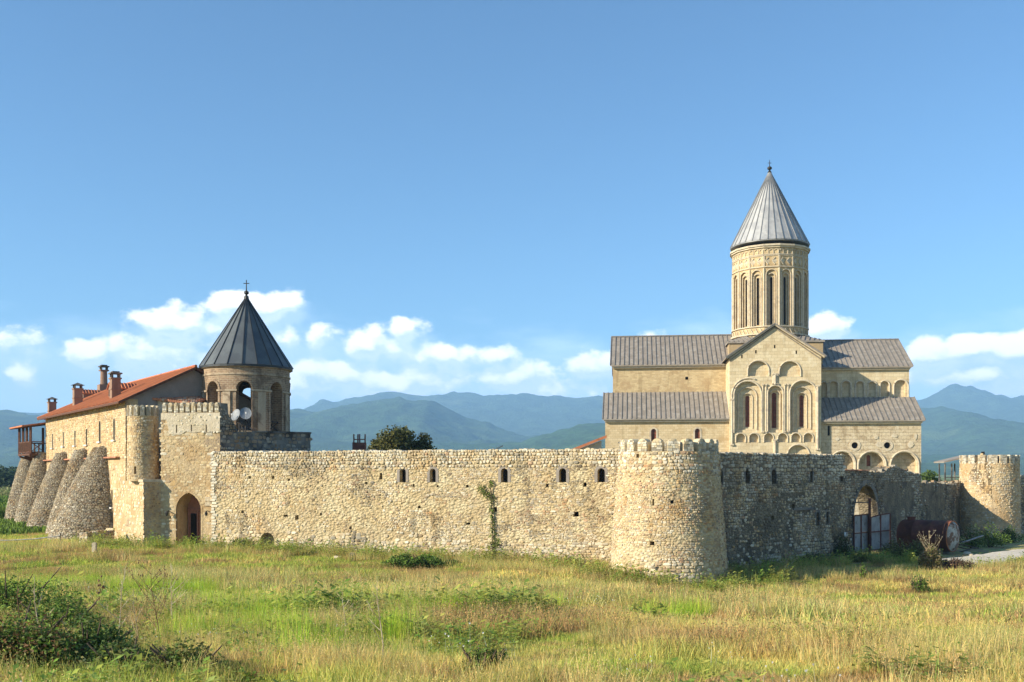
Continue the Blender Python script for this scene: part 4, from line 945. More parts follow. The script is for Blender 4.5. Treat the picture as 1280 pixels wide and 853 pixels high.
for i, (px, a0, a1, b0, b1, yt) in enumerate(((37, 1.8, .8, 2.3, .65, 571), (55.5, 1.6, .75, 2.6, .7, 566), (81.5, 1.8, .7, 3.1, .65, 566), (106, 1.7, .75, 2.9, .7, 562), (130, 2.7, .7, 3.9, .65, 559))):
    u = L1.pu(px) ; y = L1.p.y + L1.U.y * u; h = CZ + (YH - yt) / K * (y - .5)
    cn = Cone(u, a0, a1, b0, b1, h); mb = MB(); nv, na = 14, 18
    vs = [cn.m(-pi / 2 + pi * k / na, -.3 + (h - .12 + .3) * j / nv) for j in range(nv + 1) for k in range(na + 1)] + [L1.m(u, h + .12, -.05)]
    fs = [(j * (na + 1) + k, j * (na + 1) + k + 1, (j + 1) * (na + 1) + k + 1, (j + 1) * (na + 1) + k) for j in range(nv) for k in range(na)] + [(nv * (na + 1) + k, nv * (na + 1) + k + 1, (nv + 1) * (na + 1)) for k in range(na)]
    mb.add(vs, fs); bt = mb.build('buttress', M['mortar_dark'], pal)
    R = (a0 + b0) / 2.2; add_rubble('buttress_stones', bt, [rubble(ConeU(cn, R), -R * pi / 2, R * pi / 2, .1, h - .05, .105, but_col, [], (.015, .065), 60 + i, drop=.06, gap=.97, aspect=(1.2, 3.0))])
# timber balcony at the far end
def BP(s, n, z): q = far_c - Lx * s + L1.N * n; return Vector((q.x, q.y, z))
bal = MB(); bal.prism([BP(0, -3, 6.95), BP(5.4, -3, 6.95), BP(5.4, 1.3, 6.95), BP(0, 1.3, 6.95)], (0, 0, .18)); bal = bal.build('balcony', M['wood'], pal)
for s, n in ((0.1, 1.2), (5.3, 1.2), (1.8, 1.2), (3.5, 1.2), (5.3, -.8), (5.3, -2.8)):
    mb = MB(); mb.bar(BP(s, n, 7.1), BP(s, n, 9.6), .17); mb.build('balcony_post', M['wood'], bal)
mb = MB()
for (a, b) in (((0.1, 1.2), (5.3, 1.2)), ((5.3, 1.2), (5.3, -2.8))):
    for z in (7.25, 8.15): mb.bar(BP(*a, z), BP(*b, z), .1)
    n = int((Vector(a) - Vector(b)).length / .34)
    for i in range(n): q = Vector(a).lerp(Vector(b), (i + .5) / n); mb.bar(BP(q.x, q.y, 7.25), BP(q.x, q.y, 8.15), .13, .04)
mb.build('balcony_railing', M['wood'], bal)
mb = MB()
for a, b in (((.05, 1.2), (.05, 0.1)),):
    for z in (7.25, 8.15): mb.bar(BP(*a, z), BP(*b, z), .08)
    mb.bar(BP(.05, 1.2, 7.25), BP(.05, .1, 8.15), .06); mb.bar(BP(.05, 1.2, 8.15), BP(.05, .1, 7.25), .06)
mb.build('cross_brace', M['wood'], bal)
mb = MB(); mb.prism([BP(-.05, 1.9, 9.45), BP(-.05, -3.2, 10.3), BP(-.05, -3.2, 10.4), BP(-.05, 1.9, 9.57)], -Lx * 6.3); mb.build('balcony_roof', M['tile'], bal)
mb = MB(); mb.bar(BP(0, 1.75, 9.5), BP(6.2, 1.75, 9.5), .12, .2)
for i in range(12): mb.bar(BP(.2 + i * .5, 1.8, 9.42), BP(.2 + i * .5, -3, 10.2), .08)
mb.build('balcony_rafters', M['wood'], bal)
mb = MB()
for s in (.3, 2.6, 5.1): mb.bar(BP(s, -.6, 6.3), BP(s, 1.25, 6.9), .16)
mb.build('balcony_struts', M['wood'], bal)
# small tiled lean-to behind the gatehouse merlons
sh = thing('tiled_shed', (-24, 68.5, 8.8), 'small white rendered shed with mixed clay tiles behind the gatehouse merlons', 'shed')
qa, qb = Vector((-25.1, 68.3, .25)), Vector((-21.6, 67.8, .3))
mb = MB(); mb.prism([qa + Vector((0, 0, 7)), qb + Vector((0, 0, 7)), qb + Vector((0, 0, 9.8)), qa + Vector((0, 0, 10.2))], (.4, 2.4, 0)); mb.build('wall', M['pale'], sh)
mb = MB(); 
for i in range(20):
    for j in range(7):
        t = i / 19; q = qa.lerp(qb, t) + Vector((.06 * j, -.25 + j * .4, 10.28 - .42 * t + j * .09)); mb.tube([q, q + Vector((.07, .42, .08))], [.11, .09], 5, tuple((c3(.50, .22, .12) if random.random() < .65 else c3(.55, .42, .3)) * random.uniform(.6, 1.1)))
o = mb.build('roof_tiles', M['tile_col'], sh); o['kind'] = 'stuff'

# ================================================================== BELL TOWER
BC = (-19.0, 71.2); BT = Cyl(BC, 3.03); bt = thing('bell_tower', (BC[0], BC[1], 8), 'round open brick bell tower with a dark grey conical roof and a cross', 'tower')
hs = []; d8 = 3.03 * pi / 4
acam = atan2(-BC[0], BC[1]); 
u0_, _ = BT.uv(305, 510)
for k in range(8): hs.append(arch_pts(u0_ + (k - 3) * d8 if True else 0, 8.0, 1.06, 11.75, False))
ua = u0_ - 3.5 * d8
pts_out = rect_pts(ua, 7.95, ua + 8 * d8, 12.95)
hs = [arch_pts(ua + (k + .5) * d8, 8.1, 1.06, 11.75, False, 7) for k in range(8)]
panel('arcade_drum', BT, pts_out, hs, .75, M['brick'], bt, du=.2)
for k in range(8):
    ring('arch_moulding', BT, [p for p in hs[k]], .15, -.05, .1, M['brick'], bt)
for k in range(8):                                                        # imposts on each pier
    a0 = (ua + (k + 1) * d8 - (d8 - 1.06) / 2) / 3.03; a1 = (ua + (k + 1) * d8 + (d8 - 1.06) / 2) / 3.03
    mb = MB(); mb.lathe([(2.96, 11.0), (3.15, 11.04), (3.15, 11.16), (2.96, 11.2)], (BC[0], BC[1], 0), 6, a0 - .02, a1 + .02); mb.build('impost', M['brick'], bt)
    mb = MB(); am = (a0 + a1) / 2
    mb.lathe([(3.11, 8.1), (3.11, 11.0)], (BC[0], BC[1], 0), 3, am - .09, am + .09)
    for e in (-.09, .09): mb.add([Vector((BC[0] + r * sin(am + e), BC[1] - r * cos(am + e), z)) for r, z in ((3.1, 8.1), (3.11, 8.1), (3.11, 11.0), (3.1, 11.0))], [(0, 1, 2, 3)])
    mb.build('pilaster', M['brick'], bt)
for nm, z0, z1, r in (('string_course', 12.15, 12.28, 3.09), ('cornice', 12.7, 12.98, 3.18), ('base_plinth', 8.02, 8.3, 3.11)):
    mb = MB(); mb.lathe([(3.0, z0), (r, z0 + .03), (r, z1), (3.0, z1 + .02)], (BC[0], BC[1], 0), 48); mb.build(nm, M['brick'], bt)
mb = MB(); mb.lathe([(3.0, 12.6), (0.01, 12.6)], (BC[0], BC[1], 0), 32); mb.build('ceiling', M['dark_stone'], bt)
def cone_roof(c, R, z0, apex, n, mat, smat, parent, a_off=0, seam=.05, sub=1):
    me = None
    h = apex - z0; da = 2 * pi / n
    mb = MB(); q0 = Vector((R * sin(-da / 2), -R * cos(da / 2), 0)); q1 = Vector((R * sin(da / 2), -R * cos(da / 2), 0)); ap = Vector((0, 0, h)); th = Vector((0, .12, -.10))
    mb.add([q0, q1, ap, q0 + th, q1 + th, ap + Vector((0, .01, -.3))], [(0, 1, 2), (5, 4, 3), (0, 3, 4, 1)]); me = mb.mesh('roof_panel', mat)
    mb = MB()
    for j in range(sub):
        t = j / sub; q = q0.lerp(q1, t); nrm = (q1 - q0).cross(ap - q0).normalized(); a, b = q + nrm * .012, q.lerp(ap, .97) + nrm * .012
        mb.bar(a, b, seam, seam * 1.4)
    ms = mb.mesh('standing_seam', smat)
    for k in range(n):
        a = a_off + k * da; p = place('roof_panel', me, parent, (c[0], c[1], z0), a)
        s = bpy.data.objects.new('standing_seam', ms); COL.objects.link(s); s.parent = p
    mb = MB(); mb.lathe([(R * .99, -.02), (R * .99, -.14), (R * .8, -.1)], (c[0], c[1], z0), n * 2); mb.build('eaves_rim', smat, parent)
cone_roof(BC, 3.27, 12.9, 18.05, 20, M['slate'], M['slate_seam'], bt, acam + radians(4))
mb = MB(); mb.lathe([(.2, 17.7), (.16, 18.05), (.05, 18.15), (.17, 18.25), (.17, 18.38), (.04, 18.48), (.03, 19.1)], (BC[0], BC[1], 0), 10)
mb.box((BC[0], BC[1], 18.98), (.42, .05, .05)); mb.box((BC[0], BC[1], 18.85), (.05, .05, .75)); mb.build('cross', M['iron'], bt)
for k in range(8):                                   # iron railings in the arches
    a = (ua + (k + .5) * d8) / 3.03; mb = MB()
    X_ = Vector((cos(a), sin(a), 0)); c_ = Vector((BC[0] + 2.7 * sin(a), BC[1] - 2.7 * cos(a), 0))
    for z in (8.3, 9.0): mb.bar(c_ - X_ * .5 + Vector((0, 0, z)), c_ + X_ * .5 + Vector((0, 0, z)), .05)
    mb.bar(c_ - X_ * .5 + Vector((0, 0, 8.3)), c_ + X_ * .5 + Vector((0, 0, 9.0)), .04); mb.bar(c_ - X_ * .5 + Vector((0, 0, 9)), c_ + X_ * .5 + Vector((0, 0, 8.3)), .04)
    mb.build('railing', M['iron'], bt)
mb = MB(); mb.lathe([(.04, .6), (.14, .55), (.2, .3), (.3, 0), (.25, 0)], (BC[0], BC[1], 11.7), 16); mb.bar((BC[0] - 2.4, BC[1], 12.4), (BC[0] + 2.4, BC[1], 12.4), .14); mb.bar((BC[0], BC[1], 12.4), (BC[0], BC[1], 12.2), .06); mb.build('bell', M['iron'], bt)

# satellite dishes on the terrace parapet
def dish(c, r, face, mat, label):
    d = thing('satellite_dish', c, label, 'dish', 'satellite dishes on the terrace by the bell tower'); c = Vector(c); F = Vector(face).normalized()
    X_ = F.cross(Vector((0, 0, 1))).normalized(); Y_ = X_.cross(F).normalized(); mb = MB(); n = 22
    rings = [(0.02, .0), (.4, .03), (.75, .09), (1.0, .16)]; vs = []
    for rr, z in rings: vs += [c + (X_ * cos(2 * pi * k / n) * .9 + Y_ * sin(2 * pi * k / n)) * rr * r + F * (z * r) for k in range(n)]
    vs += [v - F * .035 for v in vs]; m = len(rings) * n
    fs = [(i * n + k, i * n + (k + 1) % n, (i + 1) * n + (k + 1) % n, (i + 1) * n + k) for i in range(3) for k in range(n)]
    fs += [tuple(m + q for q in f) for f in fs] + [(3 * n + k, 3 * n + (k + 1) % n, m + 3 * n + (k + 1) % n, m + 3 * n + k) for k in range(n)]
    mb.add(vs, fs); mb.build('reflector', mat, d)
    mb = MB(); mb.tube([c - F * .05, c - F * .3 - Vector((0, 0, .2)), Vector((c.x - F.x * .3, c.y - F.y * .3, 8.1))], .045, 6); mb.bar(c - F * .3 - Vector((0, 0, .25)), (c.x - .5, c.y + .3, 8.1), .07); mb.bar(c - F * .3 - Vector((0, 0, .25)), (c.x + .5, c.y + .2, 8.1), .07); mb.build('mast', M['iron'], d)
    mb = MB(); f = c + F * r * .9 - Y_ * r * .25; mb.tube([c - Y_ * r * .95 + F * .1, f], .02, 5); mb.box(f, (.09, .09, .12)); mb.build('feed_arm', M['white'], d)
dish((-17.85, 66.7, 9.4), .43, (.28, -.93, .35), M['grey_dish'], 'pale satellite dish in front of the bell tower\'s open arch, right of the other dish')
dish((-18.5, 66.75, 9.3), .42, (-.5, -.8, .35), M['grey_dish'], 'grey satellite dish nearest the gatehouse corner, partly behind the parapet')

# ================================================================== CATHEDRAL
rot = radians(7); CU = Vector((cos(rot), -sin(rot), 0)); CV = Vector((sin(rot), cos(rot), 0)); CO = Vector(((968 - 640) / K * 128, 128, 0))
ch = thing('cathedral', (CO.x, CO.y + 10, 0), 'tall pale stone cathedral with a ribbed grey conical dome, rising behind the fortress walls', 'church')
def cp(a, b, z): q = CO + CU * a + CV * b; return Vector((q.x, q.y, z))
def cflat(b): q = CO + CV * b; return Flat((q.x, q.y), u=(CU.x, CU.y))
FB = 5.4; F0, FA, FC = cflat(0), cflat(.8), cflat(FB)
TL, TR = F0.pu(912), F0.pu(1026.5); TE = F0.pv(0, 447); TA_ = F0.pv(0, 408.5)
CAX = (CU, CV, Vector((0, 0, 1)))
# transept facade: three layers of blind arcading
def A(px0, px1, pyt, pyb, surf=F0): u0, u1 = surf.pu(px0), surf.pu(px1); return arch_pts((u0 + u1) / 2, surf.pv(0, pyb), u1 - u0, surf.pv(0, pyt), n=8)
def W_(py): return F0.pv(0, py)
bigL, bigR, cen = A(917.5, 952, 476, 541), A(987, 1020.5, 476, 541), A(959.5, 979, 482, 541)
upL, upR = A(934.5, 961.5, 450.5, 470), A(974, 1001, 451.5, 471)
low = [A(c - 6.2, c + 6.2, 541.5 + (0), 553) for c in (926, 942.5, 961, 978.5, 995, 1010.5)]
bot = A(984, 1012, 556, 575)
out = [(TL, -.5), (TR, -.5), (TR, TE), (0, TA_), (TL, TE)]
smallh = []
for px, py in ((927.5, 446), (945, 440), (968.5, 433.5), (995.5, 440.5)):
    u, v = F0.uv(px, py); smallh.append(rect_pts(u - .1, v - .22, u + .1, v + .22))
panel('transept_front', F0, out, [bigL, bigR, cen, upL, upR, bot] + low + smallh, .45, M['church_pale'], ch)
for h in smallh: sheet('vent_hole', F0, [(p[0] + (p[0] - h[0][0] - .1) * .5, p[1]) for p in h], .35, M['void'], ch)
inL, inR, inC = A(923, 946.5, 484, 537), A(991.5, 1014, 484, 537), A(962.5, 976, 487.5, 537)
i2L, i2R = A(929, 941.5, 491, 535.5), A(997, 1009.5, 491, 535.5)
wL, wR, wC = A(932.6, 938, 494, 533.5), A(1000.6, 1006, 494, 533.5), A(965.5, 971.5, 490.5, 535)
F1b = rect_pts(TL + .2, -.4, TR - .2, TE - .1)
panel('facade_middle_layer', F0, F1b, [inL, inR, inC], .22, M['church_pale'], ch, d0=.45, back=False)
panel('facade_inner_layer', F0, rect_pts(TL + .3, 5, TR - .3, TE - .2), [i2L, i2R, wC], .2, M['church_pale'], ch, d0=.673, back=False)
panel('facade_window_layer', F0, rect_pts(TL + .3, 5, TR - .3, TE - .2), [wL, wR, wC], .45, M['church_pale'], ch, d0=.876)
for w in (wL, wR, wC):
    o = sheet('window', F0, w, 1.0, M['pane_red'], ch, .05)
    uc = (w[0][0] + w[1][0]) / 2; mb = MB()
    for k in range(7): z = w[0][1] + .25 + k * (w[len(w) // 2][1] - w[0][1] - .4) / 7; mb.box(F0.m(uc, z, 0.985), (w[1][0] - w[0][0], .05, .05), CAX)
    mb.box(F0.m(uc, (w[0][1] + w[len(w) // 2][1]) / 2, .98), (.06, .05, w[len(w) // 2][1] - w[0][1] - .2), CAX); mb.build('glazing_bars', M['wood'], o)
def roll(surf, pts, r, d, parent, name='arch_moulding', closed=False, mat='trim'):
    P = pts[1:] + pts[:1]; path = [surf.m(u, v, d) for u, v in P]
    mb = MB(); mb.tube(path, r, 6); return mb.build(name, M[mat], parent)
for h, r, d in ((bigL, .13, -.04), (bigR, .13, -.04), (cen, .11, -.04), (upL, .11, -.02), (upR, .11, -.02), (bot, .12, -.02), (inL, .1, .42), (inR, .1, .42), (inC, .08, .42), (i2L, .07, .65), (i2R, .07, .65)): roll(F0, h, r, d, ch)
for h in low: roll(F0, h, .09, -.02, ch)
# outer left arch with its long colonnette, central and corner colonnettes
lo = A(914.8, 957, 472.5, 556); P = lo[len(lo) // 2 - 1:] + lo[:1]; mb = MB(); mb.tube([F0.m(u, v, -.05) for u, v in P], .12, 6); mb.build('arch_moulding', M['trim'], ch)
for px, y0, y1, r in ((915, 557, 500, .16), (1022, 563, 484, .2), (953.6, 541, 482, .09), (957.6, 541, 482, .09), (981, 541, 482, .09), (985.2, 541, 482, .09), (968.7, 575, 551, .2), (968.7, 481, 469, .25), (966.5, 481, 470, .13), (971, 481, 470, .13)):
    u = F0.pu(px); mb = MB(); mb.tube([F0.m(u, W_(y0), -.04), F0.m(u, W_(y1), -.04)], r, 8); mb.box(F0.m(u, W_(y1) + .1, -.06), (r * 2.7, .3, .2), CAX); mb.box(F0.m(u, W_(y0) + .1, -.06), (r * 2.6, .3, .2), CAX); mb.build('colonnette', M['trim'], ch)
# gable copings and side walls, roofs
th = .35
mb = MB(); 
for sx, ex in ((TL - .35, 0), (TR + .35, 0)):
    a, b = F0.m(sx, TE - .15, -.35), F0.m(0, TA_ + .12, -.35)
    mb.prism([a, b, b + Vector((0, 0, .32)), a + Vector((0, 0, .32))], CV * .7)
mb.build('gable_cornice', M['trim'], ch)
mb = MB()
for sx in (TL, TR):
    a, b = F0.m(sx, TE - .42, -.1), F0.m(0, TA_ - .18, -.1); mb.prism([a, b, b + Vector((0, 0, .16)), a + Vector((0, 0, .16))], CV * .25)
mb.build('gable_fillet', M['trim_dark'], ch)
def rib_roof(parent, e0, e1, r1, r0, sp=.62, th=.14, name='roof', eave='eave_cornice', mat='roof_grey', rmat='roof_rib', rib=(.10, .09)):
    """sloping sheet roof from eave e0-e1 to ridge r0-r1 with raised seams down the slope"""
    e0, e1, r0, r1 = map(Vector, (e0, e1, r0, r1)); mb = MB(); dz = Vector((0, 0, th)); vs = [e0, e1, r1, r0]
    mb.add(vs + [v - dz for v in vs], [(0, 1, 2, 3), (7, 6, 5, 4), (0, 4, 5, 1), (1, 5, 6, 2), (2, 6, 7, 3), (3, 7, 4, 0)]); ro = mb.build(name, M[mat], parent)
    n = max(2, int((e1 - e0).length / sp)); mb = MB(); nrm = (e1 - e0).cross(r0 - e0).normalized()
    for i in range(n + 1):
        t = i / n; a = e0.lerp(e1, t) + nrm * .04; b = r0.lerp(r1, t) + nrm * .04; mb.bar(a, b, *rib)
    o = mb.build('roof_seams', M[rmat], ro); o['kind'] = 'stuff'
    return ro
apx = TA_ + .35
for s, t0, t1 in ((-1, TL - .55, TL), (1, TR + .55, TR)):
    a, b = cp(t0, -.45, TE + .05), cp(0, -.45, apx); c_, d = cp(0, 11.5, apx), cp(t0, 11.5, TE + .05)
    if s < 0: rib_roof(ch, d, a, b, c_, name='transept_roof')
    else: rib_roof(ch, a, d, c_, b, name='transept_roof')
for s, t in ((-1, TL), (1, TR)):
    q = cp(t, 0.003, 0); sf = Flat((q.x, q.y), u=(CV.x, CV.y)) if s > 0 else Flat(cp(t, 11.5, 0)[:2], u=(-CV.x, -CV.y))
    panel('transept_side', sf, rect_pts(.46 if s > 0 else 0, -.4, 11.5 if s > 0 else 11.04, TE), [], .5, M['church_pale'], ch)
# --- left (west) arm
def zc(b, px, py): f = cflat(b); return f.pv(f.pu(px), py)
aL, nL, aR, nR = FA.pu(756.5), FC.pu(766), FA.pu(1151.5), FC.pu(1136.5)
RB = 12.2      # depth of the ridge
for side in ('L', 'R'):
    if side == 'L': x0, x1, xa, hz = aL, TL, nL, dict(ae=zc(.8, 756, 524.5), at=zc(FB, 765, 492), ne=zc(FB, 765, 457.5), nr=zc(RB, 770, 421.5))
    else: x0, x1, xa, hz = aR, TR, nR, dict(ae=zc(.8, 1152, 525.5), at=zc(FB, 1138, 497.5), ne=zc(FB, 1138, 458.5), nr=zc(RB, 1131, 424.5))
    lo_, hi_ = (x0, x1) if side == 'L' else (x1, x0); nlo, nhi = (xa, x1) if side == 'L' else (x1, xa)
    hA, hC = [], []
    if side == 'L':
        for px, w in ((817, 7), (871.7, 7)):
            a_ = A(px - w / 2 + .4, px + w / 2 - .4, 535.5, 551, FA); hA.append(a_)
            o = sheet('window', FA, a_, .22, M['pane_red'], ch, .05); ring('window_frame', FA, a_, .22, -.05, .3, M['trim'], o)
            uc = (a_[0][0] + a_[1][0]) / 2; mb = MB(); mb.box(FA.m(uc, a_[0][1] + .75, .19), (.06, .05, 1.4), CAX)
            for z in (.4, .8, 1.2): mb.box(FA.m(uc, a_[0][1] + z, .19), (.5, .05, .05), CAX)
            mb.build('glazing_bars', M['wood'], o)
        u, v = FC.uv(858.5, 473); hC.append(rect_pts(u - .2, v - .2, u + .2, v + .2)); sheet('vent_hole', FC, rect_pts(u - .3, v - .3, u + .3, v + .3), .4, M['void'], ch)
        panel('aisle_wall', FA, rect_pts(lo_, -.5, hi_ - .003, hz['ae'] - .1), hA, .6, M['church'], ch)
        panel('clerestory_wall', FC, rect_pts(nlo, 8, nhi - .003, hz['ne'] - .1), hC, .6, M['church_brick'], ch)
    else:
        for px in (1068.5, 1109):
            u, v = FA.uv(px, 557); hA.append(circ_pts(u, v, .42)); sheet('oculus', FA, circ_pts(u, v, .6), .5, M['void'], ch); q = ring('oculus_frame', FA, circ_pts(u, v, .42), .3, -.06, .3, M['trim'], ch, False)
        u, v = FA.uv(1036, 538); s_ = arch_pts(u, v - .7, .3, v + .6, n=4); hA.append(s_); sheet('window', FA, rect_pts(u - .3, v - 1, u + .3, v + .8), .35, M['void'], ch)
        bays = [A(1037.5, 1069, 564, 620, FA), A(1072.5, 1107.5, 564.5, 620, FA), A(1113, 1148.5, 564.5, 620, FA)]
        panel('aisle_wall', FA, rect_pts(lo_ + .003, -.5, hi_, hz['ae'] - .1), hA + bays, 1.1, M['church_low'], ch)
        wn = A(1085.5, 1090.5, 569, 583, FA)
        panel('bay_back_wall', FA, rect_pts(lo_ + .1, -.4, hi_ - .1, hz['ae'] - 2.6), [wn], .4, M['church_low'], ch, d0=1.1)
        sheet('window', FA, wn, 1.2, M['pane_red'], ch, .05); ring('window_frame', FA, wn, .2, 1.04, 1.2, M['trim'], ch)
        for b_ in bays: roll(FA, b_, .14, -.02, ch); roll(FA, [(p[0] * .93 + (b_[0][0] + b_[1][0]) / 2 * .07, p[1] - .1) for p in b_], .1, .25, ch)
        # blind arcade under the eaves
        arc = [A(c - w, c + w, t_, 498, FC) for c, w, t_ in ((1029.5, 5, 478), (1042, 5.8, 477), (1057.6, 6.2, 477), (1074.8, 5.8, 477.5), (1090.2, 5.4, 478), (1106, 6, 477.5), (1126.3, 9.2, 476.5))]
        panel('clerestory_wall', FC, rect_pts(nlo + .003, 8, nhi, hz['ne'] - .1), arc, .4, M['church_pale'], ch)
        panel('clerestory_inner_wall', FC, rect_pts(nlo + .1, 8.1, nhi - .1, hz['ne'] - .3), [], .3, M['church_pale'], ch, d0=.4)
        for b_ in arc: roll(FC, b_, .12, -.02, ch)
        # eroded carved patches proud of or sunk in the lower wall
        for px, py, w, h in ((1066, 551, 3.0, 1.1), (1100, 556, 1.2, .9), (1138, 556, .8, .9), (1118, 545, .9, .5), (1046, 549, .8, .5), (1095, 547, .6, .6), (1144, 546, .5, .9)):
            u, v = FA.uv(px, py)
            if px == 1066: continue
            pts = [(u + w * .5 * cos(t) * random.uniform(.7, 1.1), v + h * .5 * sin(t) * random.uniform(.7, 1.1)) for t in np.linspace(0, 2 * pi, 9)[:-1]]; sheet('patched_masonry', FA, pts, -.07, M['pale'], ch, .1)
    # roofs
    oe = .55 if side == 'L' else -.55
    ea, eb = (x0 - (.35 if side == 'L' else -.35)), x1
    seq = (ea, eb) if side == 'L' else (eb, ea)
    rib_roof(ch, cp(seq[0], .2, hz['ae'] + .02), cp(seq[1], .2, hz['ae'] + .02), cp(seq[1], FB - .05, hz['at'] + .1), cp(seq[0], FB - .05, hz['at'] + .1), name='aisle_roof')
    na, nb = (xa - .35, 0) if side == 'L' else (0, xa + .35)
    rib_roof(ch, cp(na, FB - .55, hz['ne'] + .02), cp(nb, FB - .55, hz['ne'] + .02), cp(nb, RB, hz['nr']), cp(na, RB, hz['nr']), name='nave_roof')
    rib_roof(ch, cp(nb, 2 * RB - FB + .55, hz['ne'] + .02), cp(na, 2 * RB - FB + .55, hz['ne'] + .02), cp(na, RB, hz['nr']), cp(nb, RB, hz['nr']), name='nave_roof')
    mb = MB(); mb.box((cp((na + nb) / 2, RB, hz['nr'] + .05)), (abs(nb - na), .35, .16), CAX); mb.build('ridge_cap', M['roof_rib'], ch)
    for f, (a, b), z in ((FA, (lo_, hi_), hz['ae']), (FC, (nlo, nhi), hz['ne'])):
        mb = MB(); c = f.m((a + b) / 2, z - .28, -.12); mb.box(c, (b - a + .1, .5, .22), CAX); mb.build('eave_cornice', M['trim'], ch)
        mb = MB(); c = f.m((a + b) / 2, z - .12, -.2); mb.box(c, (b - a + .3, .75, .12), CAX); mb.build('eave_board', M['trim_dark'], ch)
    # end walls
    sgn = -1 if side == 'L' else 1; xe, xn = (x0, xa)
    if side == 'L': sfa = Flat(cp(xe, 2 * RB - .8, 0)[:2], u=(-CV.x, -CV.y)); b2u = lambda b: 2 * RB - .8 - b
    else: sfa = Flat(cp(xe, .8, 0)[:2], u=(CV.x, CV.y)); b2u = lambda b: b - .8
    pts = [(b2u(.803), -.5), (b2u(2 * RB - .8), -.5), (b2u(2 * RB - .8), hz['ae'] - .1), (b2u(2 * RB - FB), hz['at'] - .1), (b2u(FB), hz['at'] - .1), (b2u(.803), hz['ae'] - .1)]
    if side == 'L': pts = pts[::-1]
    panel('end_wall', sfa, pts, [], .5, M['church'], ch)
    if side == 'L': sfa = Flat(cp(xn, 2 * RB - FB, 0)[:2], u=(-CV.x, -CV.y)); b2u = lambda b: 2 * RB - FB - b
    else: sfa = Flat(cp(xn, FB, 0)[:2], u=(CV.x, CV.y)); b2u = lambda b: b - FB
    pts = [(b2u(FB + .003), 10), (b2u(2 * RB - FB), 10), (b2u(2 * RB - FB), hz['ne'] - .1), (b2u(RB), hz['nr'] - .25), (b2u(FB + .003), hz['ne'] - .1)]
    if side == 'L': pts = pts[::-1]
    panel('end_gable', sfa, pts, [], .5, M['church'], ch)
# --- crossing base and drum
DC = cp(0, 0, 0); kx = (962 - 640) / K; DY = 139.5
DC = Vector((kx * DY, DY, 0)); DR = 44.9 / K * DY; zf = lambda py: CZ + (YH - py) / K * (DY - DR); zz = lambda py: CZ + (YH - py) / K * DY
dz0, dz1 = zf(418) - 1.5, zf(309)
dl_ = (DC - CO); da_, db_ = dl_.dot(CU), dl_.dot(CV)
HB = 6.1
zb = CZ + (YH - 427) / K * (DY - 6)
mb = MB(); mb.box(cp(da_, db_, (15 + zb) / 2), (2 * HB, 2 * HB, zb - 15), CAX); mb.build('crossing_base', M['church'], ch)
for i, j in ((-1, -1), (1, -1), (1, 1), (-1, 1)):      # little ribbed lean-to roofs on the corners of the base
    mb = MB(); c0 = cp(da_ + i * (HB + .25), db_ + j * (HB + .25), zb); c1 = cp(da_ + i * 1.6, db_ + j * (HB + .25), zb + .05); c2 = cp(da_ + i * 2.5, db_ + j * 2.5, zb + 1.5); c3_ = cp(da_ + i * (HB + .25), db_ + j * 1.6, zb + .05)
    mb.add([c0, c1, c2, c3_] + [q - Vector((0, 0, .2)) for q in (c0, c1, c2, c3_)], [(0, 1, 2), (0, 2, 3), (4, 5, 1, 0), (0, 3, 7, 4)]); r_ = mb.build('corner_roof', M['roof_grey'], ch)
    mb = MB()
    for t in np.linspace(.04, .96, 8): mb.bar(c0.lerp(c1, t) + Vector((0, 0, .05)), (c0.lerp(c2, t) if t < 1 else c2) * 1 + Vector((0, 0, .05)), .1)
    for t in np.linspace(.04, .96, 8): mb.bar(c0.lerp(c3_, t) + Vector((0, 0, .05)), c0.lerp(c2, t) + Vector((0, 0, .05)), .1)
    o = mb.build('roof_seams', M['roof_rib'], r_); o['kind'] = 'stuff'
    mb = MB(); mb.box(cp(da_ + i * (HB - 1.1), db_ + j * (HB - 1.1), zb - 1.3), (2.3, 2.3, 2.2), CAX); mb.build('corner_block', M['church'], ch)
NF = 16; fa = 2 * pi / NF; hw = DR * tan(fa / 2); afc = atan2(-DC.x, DC.y)
fcen = afc + asin(2.4 / 47)
def local_facet():
    """one facet of the drum at angle 0, origin on the drum axis; returns list of (name, mesh)"""
    f = Flat((-hw, -DR), u=(1, 0)); res = []; zt, zl = zf(334), zf(407)
    o_arch = arch_pts(hw, zl, hw * 1.42, zt - .25, n=5); m_arch = arch_pts(hw, zl + .05, hw * .98, zt - .75, n=5); s_arch = arch_pts(hw, zl + .2, hw * .44, zt - 1.2, n=4)
    return f, o_arch, m_arch, s_arch
f, oa, ma, sa_ = local_facet()
def tmp(fn):
    o = fn(); me = o.data; bpy.data.objects.remove(o); return me
m_f = tmp(lambda: panel('drum_facet', f, rect_pts(.0, dz0, 2 * hw, dz1), [oa], .22, M['drum'], None, sides=True, back=False))
m_f2 = tmp(lambda: panel('facet_recess', f, rect_pts(hw * .1, dz0, 1.9 * hw, zf(330)), [ma], .22, M['drum'], None, d0=.22, back=False))
m_f3 = tmp(lambda: panel('facet_inner_recess', f, rect_pts(hw * .2, dz0, 1.8 * hw, zf(330)), [sa_], .3, M['drum'], None, d0=.44, back=False))
m_w = tmp(lambda: sheet('drum_window', f, sa_, .70, M['void'], None))
def mouldings():
    mb = MB()
    for h, r, d in ((oa, .075, .0), (ma, .07, .2), (sa_, .05, .42)):
        P = h[1:] + h[:1]; mb.tube([f.m(u, v, d) for u, v in P], r, 5)
    return mb
m_m = mouldings().mesh('arch_moulding', M['trim'])
mb = MB(); mb.tube([(-hw, -DR - .02, zf(407)), (-hw, -DR - .02, zf(335))], .13, 6); m_col = mb.mesh('colonnette', M['trim'])
